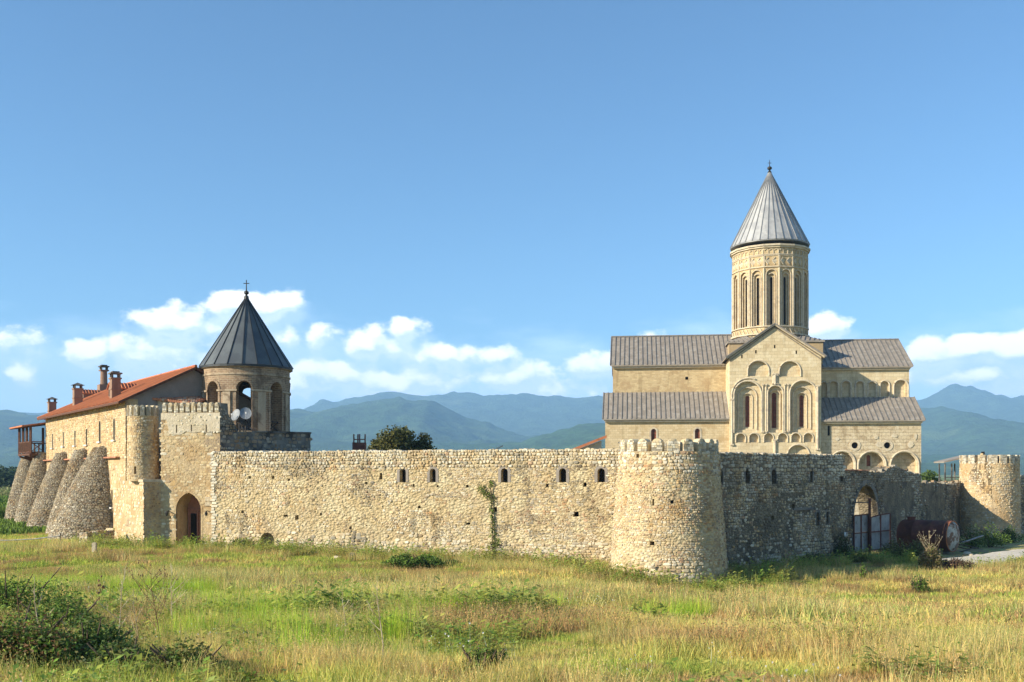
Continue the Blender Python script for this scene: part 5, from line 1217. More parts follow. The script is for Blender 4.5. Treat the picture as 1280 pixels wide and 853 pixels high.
mb = MB()                                    # frieze of framed chevrons and lozenges above each window
z0, z1 = zf(333), zf(319); 
for a, b in (((0.02, z0), (2 * hw - .02, z0)), ((0.02, z1), (2 * hw - .02, z1)), ((.06, z0), (.06, z1)), ((2 * hw - .06, z0), (2 * hw - .06, z1))): mb.bar(f.m(*a, -.03), f.m(*b, -.03), .12)
zm = (z0 + z1) / 2; e = (z1 - z0) * .32
for c, dirs in ((hw * .55, 1), (hw * 1.45, 1)):
    mb.prism([f.m(c - e * .75, zm, -.12), f.m(c, zm - e, .02), f.m(c + e * .75, zm, .02)][:3] + [f.m(c, zm + e, .02)], CV * 0 + Vector((0, .05, 0)))
    mb.bar(f.m(c - e * .8, zm, -.06), f.m(c + .0, zm + e, -.06), .1); mb.bar(f.m(c - e * .8, zm, -.06), f.m(c + .0, zm - e, -.06), .1)
m_fr = mb.mesh('lozenge_frieze', M['trim'])
mb = MB(); z0, z1 = zf(317), zf(311)
for i in range(3):
    c = 2 * hw * (i + .5) / 3; pts = arch_pts(c, z0, 2 * hw / 3 * .7, z1, n=3); mb.tube([f.m(u, v, -.05) for u, v in pts[1:]], .055, 5)
m_ch = mb.mesh('scallop_frieze', M['trim'])
mb = MB(); z0, z1 = zf(416), zf(410)
for i in range(3): c = 2 * hw * (i + .5) / 3; mb.bar(f.m(c - .2, z1, -.08), f.m(c + .15, z0, -.08), .1)
m_bf = mb.mesh('rope_frieze', M['trim'])
for k in range(NF):
    a = fcen + k * fa; p = place('drum_facet', m_f, ch, (DC.x, DC.y, 0), a)
    for nm, me in (('facet_recess', m_f2), ('facet_inner_recess', m_f3), ('drum_window', m_w), ('arch_moulding', m_m), ('colonnette', m_col), ('lozenge_frieze', m_fr), ('scallop_frieze', m_ch), ('rope_frieze', m_bf)):
        s = bpy.data.objects.new(nm, me); COL.objects.link(s); s.parent = p
def ngon_ring(name, z0, z1, r0, r1, mat, par=ch, n=16):
    q = 1 / cos(pi / n); mb = MB(); mb.lathe([(r0 * q, z0), (r1 * q, z0 + .02), (r1 * q, z1), (r0 * q, z1 + .02)], (DC.x, DC.y, 0), n, fcen + pi / n, fcen + pi / n + 2 * pi); return mb.build(name, mat, par)
for py, h, pr in ((408.5, .16, .2), (418, .2, .3), (334, .12, .14), (318.3, .12, .12), (309.5, .25, .22), (307.5, .25, .38)): ngon_ring('drum_cornice', zf(py), zf(py) + h, DR - .4, DR + pr, M['trim'])
cone_roof((DC.x, DC.y), 48.2 / K * DY, zz(309.5), zz(213.5), 32, M['cone_grey'], M['cone_seam'], ch, fcen, seam=.09)
mb = MB(); mb.lathe([(.30, zz(216)), (.1, zz(213)), (.32, zz(211.5)), (.32, zz(209.5)), (.06, zz(208)), (.03, zz(200))], (DC.x, DC.y, 0), 10); mb.box((DC.x, DC.y, zz(204)), (.5, .06, .06)); mb.build('finial', M['iron'], ch)

# ---- monastery roofs glimpsed over the wall
o_ = thing('low_building', (8, 100, 0), 'low rendered building with a sloping tiled roof against the cathedral, just over the wall', 'building')
Yb = 112.0
q = lambda px, py: Vector(((px - 640) / K * Yb, Yb, CZ + (YH - py) / K * Yb))
mb = MB(); mb.prism([q(700, 640), q(752, 640), q(752, 551), q(719, 563)], (0, 6, 0)); mb.build('wall', M['pale'], o_)
mb = MB(); a, b = q(714, 565), q(758, 547.5); mb.prism([a, b, b + Vector((0, 0, .3)), a + Vector((0, 0, .3))], (0, 7, 0)); mb.v = [(x, y - .5, z) for x, y, z in mb.v]; mb.build('roof', M['tile'], o_)
# rusty steel chimney frame poking over the wall
rf = thing('steel_frame', (-11.1, 72, 4), 'rusty steel box with four upright bars rising just over the curtain wall beside the tree', 'frame')
Yb = 72.0; a, b = q(441.5, 565), q(457, 553.5); mb = MB(); mb.box(((a.x + b.x) / 2, Yb, (a.z - 1.5 + b.z) / 2), (b.x - a.x, .8, b.z - a.z + 1.5)); mb.build('box', M['rust_frame'], rf)
for px in (442.3, 447.5, 449.6, 456.4): x = (px - 640) / K * Yb; mb = MB(); mb.bar((x, Yb + random.uniform(-.3, .3), 6), (x, Yb, q(0, 543).z), .09); mb.build('upright', M['rust_frame'], rf)
mb = MB(); mb.bar(q(442, 549.5), q(457, 549.5), .07); mb.build('crossbar', M['rust_frame'], rf)
# pale pole leaning behind the wall
Yb = 78.0; pl = thing('pole', q(620, 590), 'thin pale pole leaning at a low angle just above the curtain wall', 'pole'); mb = MB(); mb.tube([q(611, 566), q(629, 557.2)], .07, 6); mb.build('shaft', M['dirt'], pl); mb = MB(); mb.tube([q(622, 561), q(622, 600)], .05, 6); mb.build('prop', M['iron'], pl)
Yb = 62.0; pl = thing('post', q(775.5, 600), 'short dark metal post standing against the cathedral wall just left of the round tower merlons', 'post'); mb = MB(); mb.bar(q(775.5, 600), q(775.5, 552), .12); mb.build('shaft', M['dark_stone'], pl); mb = MB(); mb.bar(q(773, 553.5), q(778, 553.5), .1); mb.build('crosspiece', M['dark_stone'], pl)

# ================================================================== GATES, TANK, DEBRIS
def gate_leaf(px0, px1, pyb, pyt0, pyt1, Y0, Y1, label):
    a = Vector(((px0 - 640) / K * Y0, Y0, 0)); b = Vector(((px1 - 640) / K * Y1, Y1, 0)); f = Flat(a[:2], b[:2])
    g_ = thing('metal_gate', (a.x, a.y, -.2), label, 'gate', 'metal gate leaves'); v0 = CZ + (YH - pyb) / K * Y0; ta, tb = CZ + (YH - pyt0) / K * Y0, CZ + (YH - pyt1) / K * Y1; L = f.L
    topz = lambda u: ta + (tb - ta) * (1 - (1 - u / L) ** 2)
    vm = v0 + (max(ta, tb) - v0) * .52
    for c0, c1 in ((.06, L / 2 - .03), (L / 2 + .03, L - .06)):
        for low_ in (True, False):
            mb = MB(); n = 14
            tops = []; vs = []
            for i in range(n + 1):
                u = c0 + (c1 - c0) * i / n; d = .022 * (i % 2) + .03; zt = vm - .04 if low_ else topz(u) - .04; zb_ = v0 + .05 if low_ else vm + .04
                vs += [f.m(u, zb_, d), f.m(u, zt, d)]
            mb.add(vs, [(2 * i, 2 * i + 2, 2 * i + 3, 2 * i + 1) for i in range(n)]); mb.build('corrugated_sheet', M['zinc'], g_)
    mb = MB()
    for u in (.03, L / 2, L - .03): mb.bar(f.m(u, v0, 0), f.m(u, topz(u), 0), .07)
    for z in (v0 + .03, vm): mb.bar(f.m(.03, z, 0), f.m(L - .03, z, 0), .07)
    for i in range(8): mb.bar(f.m(.03 + (L - .06) * i / 8, topz((L) * i / 8), 0), f.m(.03 + (L - .06) * (i + 1) / 8, topz(L * (i + 1) / 8), 0), .07)
    mb.build('frame', M['rust'], g_); return g_
gate_leaf(1067.3, 1085.5, 692, 645, 643, 66.9, 68.4, 'left leaf of the corrugated metal gate, hanging in the arched gateway')
gate_leaf(1088.3, 1113, 689, 647, 642, 68.0, 70.3, 'right leaf of the corrugated metal gate, swung open against the wall')
gp_ = thing('gate_post', (24.5, 68.2, -.3), 'rusty upright post between the two gate leaves', 'post'); x = (1087 - 640) / K * 68.2; mb = MB(); mb.bar((x, 68.2, -.6), (x, 68.2, CZ + (YH - 623) / K * 68.2), .14); mb.build('post', M['rust'], gp_)
x0, x1 = (1066 - 640) / K * 67.1, (1087 - 640) / K * 68.2; mb = MB(); z = CZ + (YH - 628) / K * 68; mb.bar((x0, 67.1, z), (x1, 68.2, z), .07); mb.build('tie_bar', M['iron'], gp_)
# number plate on the wall
u, v = W2.uv(1054, 668); pt = sheet('small_sign', W2, rect_pts(u - .16, v - .14, u + .16, v + .14), -.2, M['white'], None, .04); tag(pt, 'tiny white plate fixed low on the shaded wall left of the gateway', 'sign')
# tank
tk = thing('rusty_tank', (29, 70, 0), 'large rusted horizontal cylindrical tank with a peeling pale end lying by the ruined wall', 'tank')
TAx = Vector((.69, -.72, 0)).normalized(); tr_ = 1.06; te = Vector(((1191 - 640) / K * 68.4, 68.4, 1.06)); tl = 3.4
Tn = TAx.cross(Vector((0, 0, 1))); Zu = Vector((0, 0, 1))
def tring(c, r, n=36): return [c + (Tn * cos(2 * pi * k / n) + Zu * sin(2 * pi * k / n)) * r for k in range(n)]
mb = MB(); n = 36
st = [(0, tr_), (.02, tr_), (.24, tr_ * 1.012), (.25, tr_), (1.2, tr_), (1.21, tr_ * 1.012), (1.27, tr_ * 1.012), (1.28, tr_), (2.4, tr_), (2.41, tr_ * 1.012), (2.47, tr_ * 1.012), (2.48, tr_), (tl, tr_), (tl + .15, tr_ * .9), (tl + .28, tr_ * .6), (tl + .33, .02)]
vs = []; 
for d, r in st: vs += tring(te - TAx * d, r)
mb.add(vs, [(i * n + k, i * n + (k + 1) % n, (i + 1) * n + (k + 1) % n, (i + 1) * n + k) for i in range(len(st) - 1) for k in range(n)]); mb.build('shell', M['rust'], tk, True)
mb = MB(); vs = []
for d, r in ((.03, tr_ * .985), (-.07, tr_ * .9), (-.16, tr_ * .7), (-.22, tr_ * .4), (-.24, .02)): vs += tring(te - TAx * d, r)
mb.add(vs, [(i * n + k, i * n + (k + 1) % n, (i + 1) * n + (k + 1) % n, (i + 1) * n + k) for i in range(4) for k in range(n)]); mb.build('end_cap', M['whitewash'], tk, True)
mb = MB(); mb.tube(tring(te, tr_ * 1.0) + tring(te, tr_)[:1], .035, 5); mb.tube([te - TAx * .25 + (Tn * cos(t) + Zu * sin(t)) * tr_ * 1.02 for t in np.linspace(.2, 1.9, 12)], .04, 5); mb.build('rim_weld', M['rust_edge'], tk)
mb = MB(); mb.lathe([(.28, 0), (.28, .2), (.34, .2), (.34, .26), (0.01, .26)], tuple(te - TAx * 2.9 + Zu * (tr_ - .05)), 14); mb.build('manhole', M['rust'], tk)
for d in (.7, 2.9):
    mb = MB(); mb.box(te - TAx * d - Zu * (tr_ + .02), (.3, 1.5, .3), (TAx, Tn, Zu)); mb.build('cradle', M['dark_stone'], tk)
# planks and rubble between the tank and the far tower
rg = random.Random(5)
for i in range(6):
    c = Vector((31.6 + rg.uniform(-.4, 1.6), 70.6 + rg.uniform(-.6, .8), gz(32, 71) + .15 + i * .17)); d = Vector((rg.uniform(.5, 1), rg.uniform(-.6, .6), rg.uniform(-.25, .3))).normalized(); l = rg.uniform(.5, .9)
    mb = MB(); mb.bar(c - d * l, c + d * l, rg.uniform(.12, .3), .05); o = mb.build('plank', M['zinc'] if i == 5 else M['bark'], None); tag(o, ('lowest', 'second lowest', 'third lowest', 'third highest', 'second highest', 'pale topmost')[i] + ' plank of the scrap heap behind the right end of the rusty tank', 'plank', 'planks in the scrap heap')

# ================================================================== VEGETATION
def leaf_cloud(mb, blobs, n, size, cols, rng, squash=.6, aspect=1.6, hollow=.35):
    """small leaf quads spread through a crown made of ellipsoid lumps (cx,cy,cz,rx,ry,rz)"""
    B = np.array(blobs, float); w = (B[:, 3] * B[:, 4] * B[:, 5]) ** .67; ix = rng.choice(len(B), n, p=w / w.sum()); b = B[ix]
    d = rng.normal(size=(n, 3)); d /= np.linalg.norm(d, axis=1, keepdims=True); r = (hollow + (1 - hollow) * rng.random((n, 1)) ** .45)
    p = b[:, :3] + d * b[:, 3:6] * r * rng.uniform(.85, 1.12, (n, 1))
    t = rng.normal(size=(n, 3)); t[:, 2] *= squash; t /= np.linalg.norm(t, axis=1, keepdims=True)
    nn = d + rng.normal(size=(n, 3)) * .6; s = np.cross(t, nn); s /= np.linalg.norm(s, axis=1, keepdims=True) + 1e-6
    L = size * rng.uniform(.6, 1.4, (n, 1)); Wd = L / aspect
    V = np.stack([p - t * L * .5, p + s * Wd * .5, p + t * L * .5, p - s * Wd * .5], 1).reshape(-1, 3)
    C = np.array(cols, float); cc = C[rng.integers(0, len(C), n)] * (.7 + .6 * rng.random((n, 1))) * (.8 + .4 * rng.random((len(B), 1)))[ix]
    mb.addn(V, [(4 * i, 4 * i + 1, 4 * i + 2, 4 * i + 3) for i in range(n)], np.repeat(cc, 4, 0))
GREEN = [(.10, .16, .03), (.13, .19, .04), (.07, .12, .025)]
OLIVE = [(.15, .16, .045), (.19, .18, .055), (.11, .12, .035)]
BRIGHT = [(.16, .26, .035), (.20, .30, .05), (.12, .20, .03)]
DARKG = [(.05, .085, .02), (.065, .105, .028), (.035, .06, .016)]
TAN = [(.34, .26, .13), (.26, .19, .10), (.40, .32, .18)]
def bush(name, at3, w, h, n, cols, label, cat='bush', group=None, size=.09, stems=True, depth=None, seed=1, lumps=9, mixc=None):
    rng = np.random.default_rng(seed); x, y, z = at3; depth = depth or w * .7
    b_ = thing(name, (x, y, z), label, cat, group); bl = []
    for i in range(lumps):
        a = rng.uniform(0, 2 * pi); r = rng.uniform(0, .7); hh = h * rng.uniform(.35, 1) * (1 - .45 * r)
        bl.append((x + w / 2 * r * cos(a), y + depth / 2 * r * sin(a), z + hh * .55, w * rng.uniform(.16, .28), depth * rng.uniform(.18, .3), hh * .5))
    mb = MB(); leaf_cloud(mb, bl, n, size, cols, rng)
    if mixc: leaf_cloud(mb, bl, n // 3, size, mixc, rng)
    mb.build('foliage', M['leaf'], b_)
    if stems:
        mb = MB()
        for i in range(10):
            a = rng.uniform(0, 2 * pi); mb.tube([(x + .1 * cos(a), y + .1 * sin(a), z - .1), (x + w * .18 * cos(a), y + depth * .18 * sin(a), z + h * .4), (x + w * .34 * cos(a), y + depth * .34 * sin(a), z + h * rng.uniform(.6, .95))], [.03, .02, .008], 4)
        mb.build('stems', M['bark'], b_)
    return b_
def gp(px, py): return ground_at(px, py)
def on_wall_base(surf, px, out): u = surf.pu(px); q = surf.m(u, 0, -out); return (q.x, q.y, gz(q.x, q.y))

# tree behind the curtain wall
def crown_tree(px, ytop, Y, w, label, seed, cols, n=5000, size=.28, group=None, name='tree', lumps=14, zb=None):
    rng = np.random.default_rng(seed); x = (px - 640) / K * Y; ztop_ = CZ + (YH - ytop) / K * Y; z0 = zb if zb is not None else gz(x, Y)
    t = thing(name, (x, Y, z0), label, 'tree', group); H = ztop_ - z0; bl = []
    for i in range(lumps):
        f = rng.uniform(.35, 1); r = (1 - abs(f - .6) * 1.3) * w / 2 * rng.uniform(.15, .8); a = rng.uniform(0, 2 * pi); s = w * rng.uniform(.13, .22)
        bl.append((x + r * cos(a), Y + r * sin(a), z0 + H * f - s * .8, s, s, s * .85))
    bl.append((x, Y, ztop_ - w * .17, w * .15, w * .15, w * .17))
    mb = MB(); leaf_cloud(mb, bl, n, size, cols, rng, hollow=.2); mb.build('crown', M['leaf'], t)
    mb = MB(); mb.tube([(x, Y, z0 - .2), (x + .1, Y, z0 + H * .3), (x, Y + .1, z0 + H * .75)], [w * .045, w * .032, w * .01], 8)
    for b in bl[::2]: mb.tube([(x, Y, z0 + H * .3), ((x + b[0]) / 2, (Y + b[1]) / 2, z0 + H * .5), b[:3]], [w * .02, w * .012, w * .004], 5)
    mb.build('trunk', M['bark'], t); return t
TG = 'trees in the yard behind the curtain wall'
TCOL = [(.13, .125, .03), (.085, .09, .022), (.16, .15, .04), (.05, .06, .016)]
crown_tree(501, 531, 84, 6.0, 'dark olive tree whose crown tops the long wall, tallest of the three together', 3, TCOL, 11000, .24, TG, lumps=22)
crown_tree(473, 545, 86, 4.8, 'low dark tree crown above the long wall, next to the rusty steel box', 4, TCOL, 6500, .24, TG, lumps=18)
crown_tree(530, 540, 85, 4.4, 'small rounded tree crown above the long wall, right of the tallest tree', 5, TCOL, 6500, .24, TG, lumps=18)
crown_tree(1160, 588, 104, 4.5, 'green tree crown peeping out right of the cathedral above the ruined wall', 6, GREEN, 2500, .3)
# hedgerow trees on the plain at far left
HG = 'far trees along the plain at the left edge'
for i, (px, yt, Y, w) in enumerate(((-52, 583, 330, 20), (-24, 584, 320, 17), (1, 581, 300, 15), (14, 583, 310, 13), (25, 586, 290, 11), (38, 584, 330, 16), (6, 590, 240, 9))):
    crown_tree(px, yt, Y, w, ('leftmost far dark tree on the plain', 'second far dark tree from the left on the plain', 'broad far tree at the left picture edge on the plain', 'far tree on the plain left of the balcony', 'far tree nearest the balcony, right beside the first buttress', 'far tree mostly hidden behind the first buttress', 'lower lighter tree in front of the far tree row at left')[i], 40 + i, [(.03, .055, .018), (.045, .075, .025)], 1500, 1.1, HG, lumps=10, zb=-.3)
# maize and crops as soft strips
def strip_veg(name, label, x0, x1, y0, y1, h, n, cols, size, seed):
    rng = np.random.default_rng(seed); x = rng.uniform(x0, x1, n); y = rng.uniform(y0, y1, n); z = ground_z(x, y)
    a = rng.uniform(0, 2 * pi, n); hh = h * rng.uniform(.6, 1.1, n); L = size * rng.uniform(.5, 1.2, n)
    p = np.stack([x, y, z], 1); dx = np.stack([np.cos(a), np.sin(a), 0 * a], 1); lean = rng.normal(size=(n, 3)) * .25; lean[:, 2] = 1
    V = np.stack([p - dx * L[:, None] * .5, p + dx * L[:, None] * .5, p + dx * L[:, None] * .1 + lean * hh[:, None], p - dx * L[:, None] * .25 + lean * hh[:, None] * .9], 1).reshape(-1, 3)
    C = np.array(cols)[rng.integers(0, len(cols), n)] * rng.uniform(.7, 1.3, (n, 1)); mb = MB(); mb.addn(V, [(4 * i, 4 * i + 1, 4 * i + 2, 4 * i + 3) for i in range(n)], np.repeat(C, 4, 0))
    o = mb.build(name, M['leaf']); return tag(o, label, kind='stuff')
strip_veg('crops', 'pale green crops on the plain behind the buttresses', -130, -62, 140, 235, 1.5, 9000, [(.20, .22, .07), (.14, .18, .05), (.26, .25, .10)], 1.2, 3)
strip_veg('undergrowth', 'bright green undergrowth left of the buttresses', -70, -47.5, 92, 135, 1.6, 9000, BRIGHT + GREEN, .6, 4)
strip_veg('low_plants', 'leafy plants at the foot of the buttresses', -52, -36, 74, 92, .5, 7000, BRIGHT + GREEN, .22, 5)

# ------------------------------------------------------------------ grass: instanced tufts
def blades(n, rad, h0, h1, w, rng, curve=.35, cols=((1, 1, 1),), head=0, leafy=False):
    mb = MB()
    for i in range(n):
        r = rad * sqrt(rng.random()); a = rng.uniform(0, 2 * pi); x, y = r * cos(a), r * sin(a); h = rng.uniform(h0, h1); b = rng.uniform(0, 2 * pi); c = h * curve * rng.uniform(.2, 1.4); f = rng.uniform(0, pi)
        dx, dy = cos(b), sin(b); wx, wy = cos(f) * w / 2, sin(f) * w / 2; col = cols[rng.integers(0, len(cols))]; col = tuple(np.array(col) * rng.uniform(.75, 1.25))
        p1 = (x + dx * c * .35, y + dy * c * .35, h * .55); p2 = (x + dx * c, y + dy * c, h)
        mb.add([(x - wx, y - wy, 0), (x + wx, y + wy, 0), (p1[0] + wx * .7, p1[1] + wy * .7, p1[2]), (p1[0] - wx * .7, p1[1] - wy * .7, p1[2]), p2], [(0, 1, 2, 3), (3, 2, 4)], col)
        if head:
            s = head; mb.add([(p2[0] - s, p2[1], p2[2] - s), (p2[0] + s, p2[1], p2[2] - s * .6), (p2[0] + s * .6, p2[1] + s, p2[2] + s), (p2[0] - s * .6, p2[1] - s, p2[2] + s * 1.6)], [(0, 1, 2, 3)], col)
        if leafy:
            for q in range(6):
                t = rng.uniform(.2, 1); cx, cy, cz = x + dx * c * t, y + dy * c * t, h * t; g = rng.uniform(0, 2 * pi); L = leafy * rng.uniform(.6, 1.3); ex, ey, ez = cos(g) * L, sin(g) * L, L * rng.uniform(-.2, .6)
                mb.add([(cx, cy, cz), (cx + ex * .5 - ey * .3, cy + ey * .5 + ex * .3, cz + ez * .7), (cx + ex, cy + ey, cz + ez), (cx + ex * .5 + ey * .3, cy + ey * .5 - ex * .3, cz + ez * .4)], [(0, 1, 2, 3)], col)
    return mb
def grass_mat(name, field=True, tint=(1, 1, 1), amt=.85, base=(.2, .2, .08)):
    m, T, b = newmat(name); p = pos(T); a = T.n('ShaderNodeAttribute'); a.attribute_name = 'Col'; oi = T.n('ShaderNodeObjectInfo')
    col = field_colour(T, p) if field else None
    col = T.mix(amt, base, col) if field else base
    col = T.mix(1.0, col, tint, 'MULTIPLY') if field else T.mix(0.0, base, base)
    col = T.mix(1.0, col, a.outputs[0], 'MULTIPLY'); f = T.math('MULTIPLY_ADD', oi.outputs['Random'], .6, .72)
    cc = T.n('ShaderNodeVectorMath', operation='SCALE'); T.put(cc.inputs[0], col); T.put(cc.inputs[3], f)
    T.put(b.inputs['Base Color'], cc.outputs[0]); b.inputs['Roughness'].default_value = .7
    tr = T.n('ShaderNodeBsdfTranslucent'); T.put(tr.inputs[0], cc.outputs[0]); mx = T.n('ShaderNodeMixShader'); mx.inputs[0].default_value = .45
    out = [n for n in m.node_tree.nodes if n.type == 'OUTPUT_MATERIAL'][0]
    T.t.links.new(b.outputs[0], mx.inputs[1]); T.t.links.new(tr.outputs[0], mx.inputs[2]); T.t.links.new(mx.outputs[0], out.inputs[0]); return m
def scatter(name, label, pts, scl, meshes, seed=1):
    """one object whose points carry instanced tufts"""
    rng = np.random.default_rng(seed); cl = bpy.data.collections.new(name + '_tufts')
    for i, me in enumerate(meshes): o = bpy.data.objects.new(name + '_tuft', me); cl.objects.link(o)
    me = bpy.data.meshes.new(name); me.vertices.add(len(pts)); me.vertices.foreach_set('co', np.array(pts, dtype=np.float32).ravel())
    for nm, arr in (('scl', scl), ('rz', rng.uniform(0, 2 * pi, len(pts)))): a = me.attributes.new(nm, 'FLOAT', 'POINT'); a.data.foreach_set('value', np.array(arr, dtype=np.float32))
    a = me.attributes.new('ix', 'INT', 'POINT'); a.data.foreach_set('value', rng.integers(0, len(meshes), len(pts)).astype(np.int32))
    o = place(name, me); g = bpy.data.node_groups.new(name, 'GeometryNodeTree')
    g.interface.new_socket('Geometry', in_out='INPUT', socket_type='NodeSocketGeometry'); g.interface.new_socket('Geometry', in_out='OUTPUT', socket_type='NodeSocketGeometry')
    N = NT(g); gi = N.n('NodeGroupInput'); go = N.n('NodeGroupOutput'); ip = N.n('GeometryNodeInstanceOnPoints'); ci = N.n('GeometryNodeCollectionInfo')
    ci.inputs['Collection'].default_value = cl; ci.inputs['Separate Children'].default_value = True; ci.inputs['Reset Children'].default_value = True
    def attr(nm, dt): q = N.n('GeometryNodeInputNamedAttribute', data_type=dt); q.inputs[0].default_value = nm; return q.outputs[0]
    rot = N.n('ShaderNodeCombineXYZ'); N.put(rot.inputs[2], attr('rz', 'FLOAT'))
    N.put(ip.inputs['Points'], gi.outputs[0]); N.put(ip.inputs['Instance'], ci.outputs[0]); ip.inputs['Pick Instance'].default_value = True
    N.put(ip.inputs['Instance Index'], attr('ix', 'INT')); g.links.new(rot.outputs[0], ip.inputs['Rotation']); N.put(ip.inputs['Scale'], attr('scl', 'FLOAT')); N.put(go.inputs[0], ip.outputs[0])
    md = o.modifiers.new('scatter', 'NODES'); md.node_group = g
    return tag(o, label, kind='stuff')
def wall_front(x, y):
    """metres in front of the nearest fortress face (positive outside)"""
    d = np.full(np.shape(x), 99.)
    for s in (W1, W2, W3, G1, L1):
        dn = (x - s.p.x) * s.N.x + (y - s.p.y) * s.N.y; du = (x - s.p.x) * s.U.x + (y - s.p.y) * s.U.y
        d = np.where((du > -.5) & (du < s.L + .5), np.minimum(d, dn), d)
    return np.minimum(np.minimum(d, np.hypot(x - TC[0], y - TC[1]) - 3.15), np.hypot(x - C2[0], y - C2[1]) - 2.7)
def path_dist(x, y):
    P = [(27.4, 62.3), (31.5, 65.3), (37.5, 70.5), (46, 78), (58, 86)]; d = np.full(np.shape(x), 99.)
    for (ax, ay), (bx, by) in zip(P[:-1], P[1:]):
        t = np.clip(((x - ax) * (bx - ax) + (y - ay) * (by - ay)) / ((bx - ax) ** 2 + (by - ay) ** 2), 0, 1); d = np.minimum(d, np.hypot(x - ax - t * (bx - ax), y - ay - t * (by - ay)))
    return d
def field_pts(n, y0, y1, seed, spread=.62, keep=None, power=1.0):
    rng = np.random.default_rng(seed); y = y0 + (y1 - y0) * rng.random(n * 3) ** power; x = (rng.random(n * 3) * 2 - 1) * (spread * y + 5.5)
    ok = (rng.random(n * 3) < (y * spread + 5.5) / (y1 * spread + 5.5) + .05) & (wall_front(x, y) > .12) & (path_dist(x, y) > 2.1)
    if keep is not None: ok &= keep(x, y, rng)
    x, y = x[ok][:n], y[ok][:n]; return np.stack([x, y, ground_z(x, y) - .01], 1), rng
rg = np.random.default_rng(99)
GC = [(1.15, 1.2, 1.1), (1.5, 1.35, 1.1), (.9, 1.15, .75), (1.6, 1.35, 1.05)]
gm = grass_mat('grass_blade', amt=1.0); gd = grass_mat('dry_grass_blade', amt=.35, base=(.46, .38, .21)); gl = grass_mat('leafy_weed', amt=.25, base=(.20, .27, .06)); gb = grass_mat('bright_feathery_weed', amt=.15, base=(.30, .42, .05)); gw_ = grass_mat('white_wildflower', field=False, base=(.7, .68, .6))
near = [blades(80, .26, .03, .12, .009, rg, .5, GC).mesh('tuft', gm) for _ in range(7)]
nearL = [blades(45, .24, .12, .30, .009, rg, .45, GC).mesh('tuft', gm) for _ in range(5)]
farm = [blades(46, .45, .05, .19, .024, rg, .5, GC).mesh('tuft', gm) for _ in range(7)]
P, r_ = field_pts(19000, 7.0, 20, 1); scatter('grass', 'short mown-looking grass of the near meadow', P, r_.uniform(.7, 1.35, len(P)), near, 1)
P, r_ = field_pts(35000, 18, 66, 2, .66); scatter('grass', 'rough grass of the meadow out to the foot of the walls', P, r_.uniform(.6, 1.3, len(P)) * (.7 + 1.0 * sstep(fbm(P[:, 0] * .5, P[:, 1] * .5, 5), .45, .68)), farm, 2)
P, r_ = field_pts(9000, 58, 98, 23, .8, keep=lambda x, y, r: x < -28 ); scatter('grass', 'rough grass at the far left round the buttresses', P, r_.uniform(.9, 1.7, len(P)), farm, 23)
P, r_ = field_pts(11000, 7.4, 26, 3, keep=lambda x, y, r: (fbm(x * .35, y * .35, 61) + .16 * sstep(x, 2, -4) > .54)); scatter('tall_grass', 'taller green grass clumps in the near meadow, mostly at left', P, r_.uniform(.7, 1.3, len(P)), nearL, 3)
dry = [blades(34, .3, .2, .55, .010, rg, .3, GC, .006).mesh('tuft', gd) for _ in range(5)]
dryf = [blades(30, .4, .25, .6, .022, rg, .35, GC, .009).mesh('tuft', gd) for _ in range(5)]
P, r_ = field_pts(3600, 8, 24, 4, keep=lambda x, y, r: (fbm(x * .4 + 5, y * .4, 71) + .10 * sstep(x, 1, -3) > .56)); scatter('dry_grass', 'tan seeding dry grass patches in the near meadow', P, r_.uniform(.4, .95, len(P)), dry, 4)
P, r_ = field_pts(6000, 22, 64, 5, .66, keep=lambda x, y, r: (fbm(x * .14 + 5, y * .22, 73) + .18 * (wall_front(x, y) < 4.5) - .05 * sstep(x, 4, 12) > .58)); scatter('dry_grass', 'tan and brown dry grass patches further off and along the wall foot', P, r_.uniform(.5, 1.15, len(P)), dryf, 5)
brn = grass_mat('brown_dead_grass', amt=.2, base=(.30, .20, .11))
brw = [blades(40, .35, .12, .42, .018, rg, .45, GC, .01).mesh('tuft', brn) for _ in range(4)]
P, r_ = field_pts(5500, 9, 60, 45, keep=lambda x, y, r: ((np.abs(y - (27.5 + .28 * (x - 3) + .8 * np.sin(x * .5)) + .3) < .5) & (x > -2) & (fbm(x * .5, y * .5, 12) > .42)) | ((wall_front(x, y) < 4.2) & (x < 8) & (fbm(x * .35, y * .35, 13) > .5)) | (fbm(x * .22, y * .4, 14) > .61)); scatter('brown_grass', 'brown withered grass along the old cart rut and below the long wall', P, r_.uniform(.6, 1.2, len(P)), brw, 45)
leafy = [blades(12, .2, .12, .4, .012, rg, .4, GC, 0, .07).mesh('tuft', gl) for _ in range(5)]
P, r_ = field_pts(1900, 8.4, 30, 6, keep=lambda x, y, r: (fbm(x * .45 + 9, y * .45, 81) + .22 * sstep(x, 0, -5) * sstep(y, 22, 10) > .60) & (y < 24 - 1.2 * np.maximum(x, 0))); scatter('leafy_weeds', 'broad-leaved green weeds growing through the meadow', P, r_.uniform(.6, 1.5, len(P)) * (1 + .6 * (P[:, 1] > 20)), leafy, 6)
P, r_ = field_pts(2500, 30, 66, 16, keep=lambda x, y, r: (wall_front(x, y) < 3.2) | ((x > 22) & (y > 60))); scatter('wall_foot_weeds', 'green weeds crowding the foot of the fortress walls', P, r_.uniform(1.2, 2.6, len(P)), leafy, 16)
feath = [blades(60, .3, .3, .85, .008, rg, .18, GC).mesh('tuft', gb) for _ in range(4)]
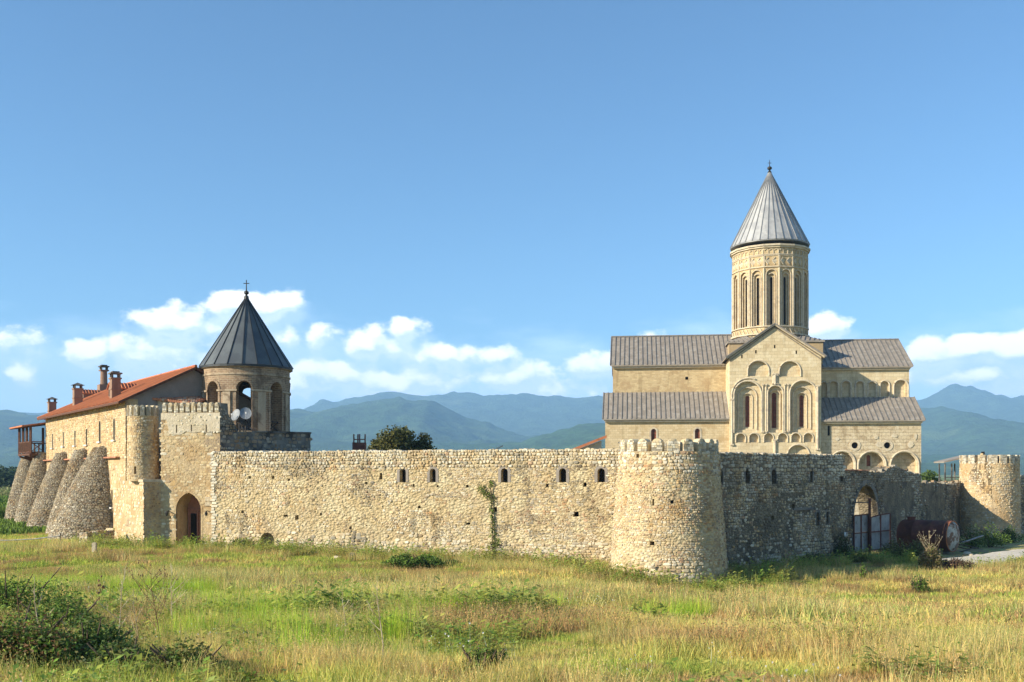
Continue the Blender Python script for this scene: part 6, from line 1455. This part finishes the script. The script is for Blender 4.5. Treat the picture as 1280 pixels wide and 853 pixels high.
def clumps(cs, n, seed):
    rng = np.random.default_rng(seed); out = []
    for px, py, r in cs:
        c = gp(px, py); m = int(n * r * r); a = rng.uniform(0, 2 * pi, m); d = r * np.sqrt(rng.random(m)); x = c.x + d * np.cos(a); y = c.y + d * np.sin(a); out.append(np.stack([x, y, ground_z(x, y)], 1))
    return np.concatenate(out), rng
P, r_ = clumps(((300, 800, 1.3), (275, 760, 1.2), (330, 775, 1.2), (170, 745, 1.3), (230, 742, 1.2), (470, 765, 1.1), (500, 800, .8), (545, 775, 1.1), (650, 765, 1.0), (90, 735, 1.4), (30, 745, 1.2), (845, 775, .8), (380, 820, .7)), 30, 7); scatter('feathery_weeds', 'bright yellow-green feathery weeds in clumps across the left meadow', P, r_.uniform(.45, 1.0, len(P)), feath, 7)
fl = [blades(7, .25, .15, .4, .005, rg, .2, [(1, 1, 1)], .009).mesh('tuft', gw_) for _ in range(3)]
P, r_ = field_pts(650, 9, 45, 8, keep=lambda x, y, r: (fbm(x * .5, y * .5, 91) > .57) & (x < 3)); scatter('wildflowers', 'tiny white wildflowers dotted through the left meadow', P, r_.uniform(.6, 1.3, len(P)), fl, 8)

# ------------------------------------------------------------------ single plants
bush('bush', on_wall_base(W1, 316, 1.1), 2.5, .95, 2600, GREEN, 'low dark green bush at the foot of the long wall near the gatehouse', seed=11)
bush('reed_clump', gp(505, 712), 2.6, .85, 3500, BRIGHT + GREEN, 'wide clump of fresh green reedy plants in front of the long wall, left half', 'plant', 'green reedy clumps by the long wall', .13, seed=12, depth=1.6)
bush('reed_clump', gp(533, 711), 2.2, .95, 3500, BRIGHT + GREEN, 'taller green reedy clump in front of the long wall, right half', 'plant', 'green reedy clumps by the long wall', .13, seed=13, depth=1.5)
bush('bush', gp(563, 707), 1.2, .4, 900, GREEN, 'small low bush just right of the green reedy clumps', seed=14)
bush('shrub', gp(727, 716), .7, .75, 700, DARKG + GREEN, 'small dark shrub before the long wall, left of the round tower', 'shrub', seed=15)
bush('bush', on_wall_base(W2, 1004, .5), 1.6, .9, 900, DARKG, 'dark bush low against the shaded wall below the paired windows', seed=16)
bush('bush', on_wall_base(W2, 1044, .5), 1.8, 2.4, 1500, DARKG, 'dark tall bush at the end of the shaded wall beside the gateway', seed=17)
SH = 'shrubs along the path by the ruined wall'
for i, (px, py, w, h, c, lb) in enumerate(((1120, 699, 3.4, 1.4, OLIVE, 'olive shrub in shadow below the open gate leaf'), (1146, 700, 3.0, 1.5, OLIVE, 'olive shrub in front of the left end of the rusty tank'), (1216, 686, 2.6, 1.9, GREEN, 'green shrub by the scrap heap under the far tower\'s shadow'), (1238, 684, 3.0, 2.0, BRIGHT[:1] + GREEN, 'brightest green shrub at the foot of the far round tower'), (1262, 679, 2.4, 1.7, DARKG + GREEN, 'dark shrub at the right foot of the far round tower'), (1076, 703, 2.0, .5, OLIVE, 'low weeds in the shade before the gateway'))):
    bush('shrub', gp(px, py), w, h, 1600, c, lb, 'shrub', SH, .12, seed=20 + i)
bush('shrub', gp(1163, 714), 1.7, 2.0, 3600, TAN + OLIVE, 'tall pale dried shrub with seed heads in front of the tank', 'shrub', SH, .1, seed=31, mixc=TAN)
bush('shrub', gp(1186, 713), 2.6, 1.0, 3000, [(.2, .12, .07), (.14, .09, .06)], 'brown heap of cut branches beside the pale dirt track', 'shrub', SH, .1, seed=32)
bush('plant', gp(1079, 728), .55, 1.1, 420, BRIGHT + GREEN, 'single upright leafy green plant on the sunlit edge below the gateway', 'plant', seed=33)
bush('plant', gp(1146, 742), 1.3, 1.0, 900, BRIGHT + GREEN, 'bright leafy plant in the meadow below the pale dried shrub', 'plant', seed=34)
bush('plant', gp(604, 846), .8, .4, 1300, GREEN + OLIVE + BRIGHT, 'leafy green weed clump low in the foreground, right of centre-left', 'plant', size=.05, seed=35)
bush('plant', gp(1024, 762), .8, .35, 500, GREEN, 'small dark green plant in the right meadow', 'plant', size=.06, seed=36)
# foreground thicket at left
FG = 'leafy bushes of the left foreground thicket'
for i, (px, py, w, h, n, c, lb) in enumerate(((8, 853, 2.2, 1.05, 7000, GREEN + OLIVE + BRIGHT, 'tall green and rust-tinged bush at the bottom left corner'), (60, 850, 1.7, .7, 5000, DARKG + GREEN, 'dark bush with deep gaps between the corner bush and the round leafy one'),
        (110, 838, 1.8, .85, 8000, GREEN + [(.13, .22, .055)], 'dense round dark green leafy bush in the left foreground'), (160, 850, 1.6, .5, 4500, DARKG + GREEN + OLIVE, 'low dark bush at the bottom, right of the round leafy one'), (10, 775, 3.0, 1.2, 7000, GREEN + BRIGHT + BRIGHT, 'bright green bush at the left picture edge above the thicket'),
        (235, 853, 1.4, .5, 3200, OLIVE + GREEN, 'low olive scrub at the bottom edge, right end of the thicket'), (75, 795, 2.0, .7, 4500, GREEN + BRIGHT, 'mid green bush behind the dark ones in the thicket'))):
    q = gp(px, py) if py < 848 else gp(px, 848); bush('bush', q, w, h, n, c, lb, 'bush', FG, .055, seed=60 + i, lumps=14, mixc=[(.22, .12, .05)] if i == 0 else None)
def stalk(at3, h, mat, label, seed, branches=7, spread=.5, r=.011, group='dead stalks standing in the left meadow', heads=None):
    rng = random.Random(seed); x, y, z = at3; t = thing('dead_stalk', (x, y, z), label, 'plant', group); mb = MB(); lx, ly = rng.uniform(-.12, .12) * h, rng.uniform(-.1, .1) * h
    main = [Vector((x + lx * f + .02 * h * sin(f * 6), y + ly * f, z + h * f)) for f in (0, .25, .5, .75, 1)]; mb.tube(main, [r, r * .9, r * .75, r * .5, r * .25], 5); tips = [main[-1]]
    for i in range(branches):
        f = .3 + .65 * i / branches; a = rng.uniform(0, 2 * pi); p = main[0].lerp(main[4], f); L = h * spread * (1.15 - f) * rng.uniform(.6, 1.2)
        d = Vector((cos(a), sin(a) * .7, rng.uniform(.8, 1.5))).normalized(); e = p + d * L; mid = p + d * L * .5 - Vector((0, 0, .04 * L)); mb.tube([p, mid, e], [r * .55, r * .4, r * .2], 4); tips.append(e)
        for j in range(2): d2 = (d + Vector((rng.uniform(-.7, .7), rng.uniform(-.7, .7), .2))).normalized(); mb.tube([mid, mid + d2 * L * .45], [r * .35, r * .15], 3); tips.append(mid + d2 * L * .45)
    mb.build('stem', M[mat], t)
    if heads:
        mb = MB()
        for p in tips: mb.lathe([(.004, 0), (heads, heads), (heads * .8, heads * 2), (.004, heads * 2.6)], tuple(p), 6)
        mb.build('seed_heads', M[mat], t)
    return t
stalk(gp(50, 838), 1.35, 'dry', 'white bare dead stalk rising from the dark thicket at far left', 1, 4, .35, .012)
stalk(gp(142, 822), 1.45, 'dry', 'pale forked dead stalk between the thicket and the red-brown weed', 2, 6, .45)
stalk(gp(172, 815), 1.0, 'dry', 'short white dead stalk just right of the pale forked one', 3, 4, .4)
stalk(gp(199, 818), 1.4, 'dry_red', 'tall branching red-brown dead weed with seed heads in the left meadow', 4, 13, .75, .008, heads=.009)
stalk(gp(212, 800), 1.3, 'dry', 'pale branching dead weed close behind the red-brown one', 5, 8, .6)
stalk(gp(122, 775), .9, 'dry_red', 'small dark brown dead weed behind the round leafy bush', 6, 5, .4, heads=.02)
stalk(gp(478, 835), 1.15, 'dry', 'thin white dead stalk standing alone in the centre-left foreground', 7, 6, .4, .009)
stalk(gp(432, 805), .95, 'dry', 'faint pale dead stalk left of the lone centre one', 8, 6, .5, .008)
stalk(gp(24, 800), 1.0, 'dry_red', 'leaning red-brown stalk in the corner bush', 9, 5, .4)
DG = 'pale dry weeds by the shaded wall'
for i, (px, py, h, lb) in enumerate(((982, 722, 1.5, 'pale dry weed with spreading twigs before the shaded wall, right of the tower'), (948, 718, 1.0, 'shorter pale dry weed in the shade between the tower and the taller dry weed'), (1165, 712, 2.2, 'tall pale stalk with heads rising from the dried shrub'))): stalk(gp(px, py), h, 'dry', lb, 30 + i, 11, .7, .016, DG, .018)
for i, (px, py) in enumerate(((893, 731), (906, 729))):
    c = gp(px, py); rng = np.random.default_rng(i); t = thing('grass_clump', tuple(c), ('tan grass clump against the right foot of the big round tower', 'taller tan grass clump just right of the big round tower')[i], 'grass clump'); mb = blades(160, .4, .5, 1.15, .02, rng, .3, TAN); mb.v = [(x + c.x, y + c.y, z + c.z) for x, y, z in mb.v]; mb.build('blades', M['leaf'], t)
# creeper on the long wall
vt = thing('creeper', W1.m(W1.pu(614), .5), 'green creeper hanging down a damp joint of the long wall below the third window', 'creeper'); rng = np.random.default_rng(5); bl = []
for px, py, r, ry in ((603, 612, .28, .3), (609, 618, .32, .3), (614, 606, .16, .3), (616, 625, .22, .3), (615, 640, .16, .5), (616, 655, .16, .5), (617, 668, .24, .4), (621, 678, .26, .3), (614, 682, .25, .25), (617, 692, .3, .3)):
    u, v = W1.uv(px, py); q = W1.m(u, v, -.12); bl.append((q.x, q.y, q.z, r, .12, ry))
mb = MB(); leaf_cloud(mb, bl, 1100, .09, OLIVE + BRIGHT, rng); mb.build('foliage', M['leaf'], vt)
mb = MB(); mb.tube([W1.m(*W1.uv(617, 695), -.08), W1.m(*W1.uv(616, 650), -.1), W1.m(*W1.uv(614, 610), -.1)], .03, 5); mb.build('stem', M['bark'], vt)
# loose stones along the wall foot
RG = 'fallen stones at the foot of the long wall'
SL = ['third from left', 'fourth from left', 'sixth from left', 'seventh from left', 'eighth from left', 'ninth from left', 'tenth from left', 'eleventh from left', 'twelfth from left', 'thirteenth from left', 'fourteenth from left', 'below the green creeper', 'left of the dark shrub', 'beside the dark shrub', 'leftmost of all', 'fifth from left', 'between creeper and shrub']
for i, (px, py, s) in enumerate(((350, 690, .35), (358, 688, .25), (388, 693, .4), (396, 694, .45), (401, 692, .4), (412, 701, .3), (422, 700, .45), (440, 698, .6), (445, 694, .35), (452, 708, .3), (458, 700, .3), (588, 703, .35), (662, 717, .4), (667, 716, .25), (344, 692, .2), (376, 692, .3), (640, 712, .22), (1209, 694, .5), (1214, 696, .35))):
    c = gp(px, py); rng = random.Random(i); bm = bmesh.new(); bmesh.ops.create_icosphere(bm, subdivisions=2, radius=s / 2)
    for v in bm.verts: v.co = Vector((v.co.x * 1.3, v.co.y, v.co.z * .75)) * (1 + .35 * (vnoise(v.co.x / s * 3 + i, v.co.z / s * 3 + v.co.y) - .5)); 
    me = bpy.data.meshes.new('fallen_stone'); bm.to_mesh(me); bm.free(); me.materials.append(M['pale']); o = place('fallen_stone', me, None, (c.x, c.y, c.z + s * .15), rng.uniform(0, 3))
    tag(o, None, 'stone', RG)
    o['label'] = ('bigger ' if s >= .4 else 'small ') + 'pale fallen stone in the grass below the long wall, ' + SL[i] if i < 17 else ('larger pale stone beside the dirt track near the scrap heap' if i == 17 else 'smaller pale stone beside the dirt track near the scrap heap')
    if i >= 17: del o['group']
# stub wall, fence posts and rope by the buttresses
sw_ = thing('low_wall', (-28, 63.6, .7), 'low broken stub of rubble wall in front of the nearest buttress', 'wall'); a, b = Vector(((109 - 640) / K * 64.2, 64.2)), Vector(((143 - 640) / K * 66.2, 66.2)); SW = Flat(a, b)
panel('masonry', SW, [(0, -.2), (SW.L, -.2), (SW.L, 1.75), (SW.L * .9, 1.55), (SW.L * .5, 1.62), (0, 1.5)], [], .7, M['mortar'], sw_)
SWs = Flat((a.x + SW.N.x * -.7, a.y + SW.N.y * -.7), a); c_ = lambda u, v, r: pick(len(u), r, [GREY, CREAM, BROWN, WHITE], np.stack([1 + 0 * u, .9 + 0 * u, .9 + 0 * u, .4 + 0 * u], 1))
add_rubble('facing_stones', sw_, [rubble(SW, 0, SW.L, .2, 1.6, .17, c_, [], (.03, .1), 5), rubble(SWs, 0, .7, .2, 1.45, .2, c_, [], (.02, .05), 6)])
PG = 'fence posts in the left meadow'
fp = []
for px, pyb, pyt, w, mat, lb in ((75.5, 682, 667, .07, 'bark', 'thin dark fence post before the nearest buttress'), (118, 692, 679, .22, 'pale', 'short pale concrete post in front of the stub wall')):
    c = gp(px, pyb); zt = CZ + (YH - pyt) / K * c.y; mb = MB(); mb.box((c.x, c.y, (zt + c.z - .2) / 2), (w, w, zt - c.z + .2)); mb.box((c.x, c.y, zt + .01), (w * .8, w * .8, .03)); o = mb.build('fence_post', M[mat]); tag(o, lb, 'post', PG); fp.append(Vector((c.x, c.y, zt - .15)))
mb = MB(); A0 = gp(-60, 684) + Vector((0, 0, .6)); mid = gp(10, 684) + Vector((0, 0, .42)); mb.tube([A0, (A0 + mid) / 2 - Vector((0, 0, .05)), mid, (mid + fp[0]) / 2 - Vector((0, 0, .06)), fp[0]], .035, 5); o = mb.build('rope', M['rope']); tag(o, 'pale sagging rope strung to the thin fence post at the left edge', 'rope')
# small parapet of coping stones at the far left plain
mb = MB()
for i in range(14): x = -52.5 - i * .55; mb.box((x, 93 + i * .1, gz(x, 93) + .45), (.42, .35, .5), None, tuple(GREY * random.uniform(.7, 1.2)))
mb.box((-56, 93.6, gz(-56, 93) + .1), (8.2, .4, .5), None, tuple(GREY)); o = mb.build('garden_wall', M['rubble']); tag(o, 'low toothed stone garden wall left of the buttresses at the picture edge', 'wall'); 

# ================================================================== HAZE
mb = MB(); HZ = 640.0
mb.box((0, 2200, (HZ - 15) / 2), (16500, 9500, HZ + 15)); hz_ = mb.build('haze', None); tag(hz_, 'thin blue air between the viewer and the mountains', kind='stuff')
m = bpy.data.materials.new('haze_air'); m.use_nodes = True; m.node_tree.nodes.clear(); T = NT(m.node_tree); out = T.n('ShaderNodeOutputMaterial'); pv = T.n('ShaderNodeVolumePrincipled')
pv.inputs['Color'].default_value = (.36, .64, 1, 1); pv.inputs['Density'].default_value = 1.65e-4; pv.inputs['Anisotropy'].default_value = 0.0
T.t.links.new(pv.outputs[0], out.inputs['Volume']); hz_.data.materials.append(m)
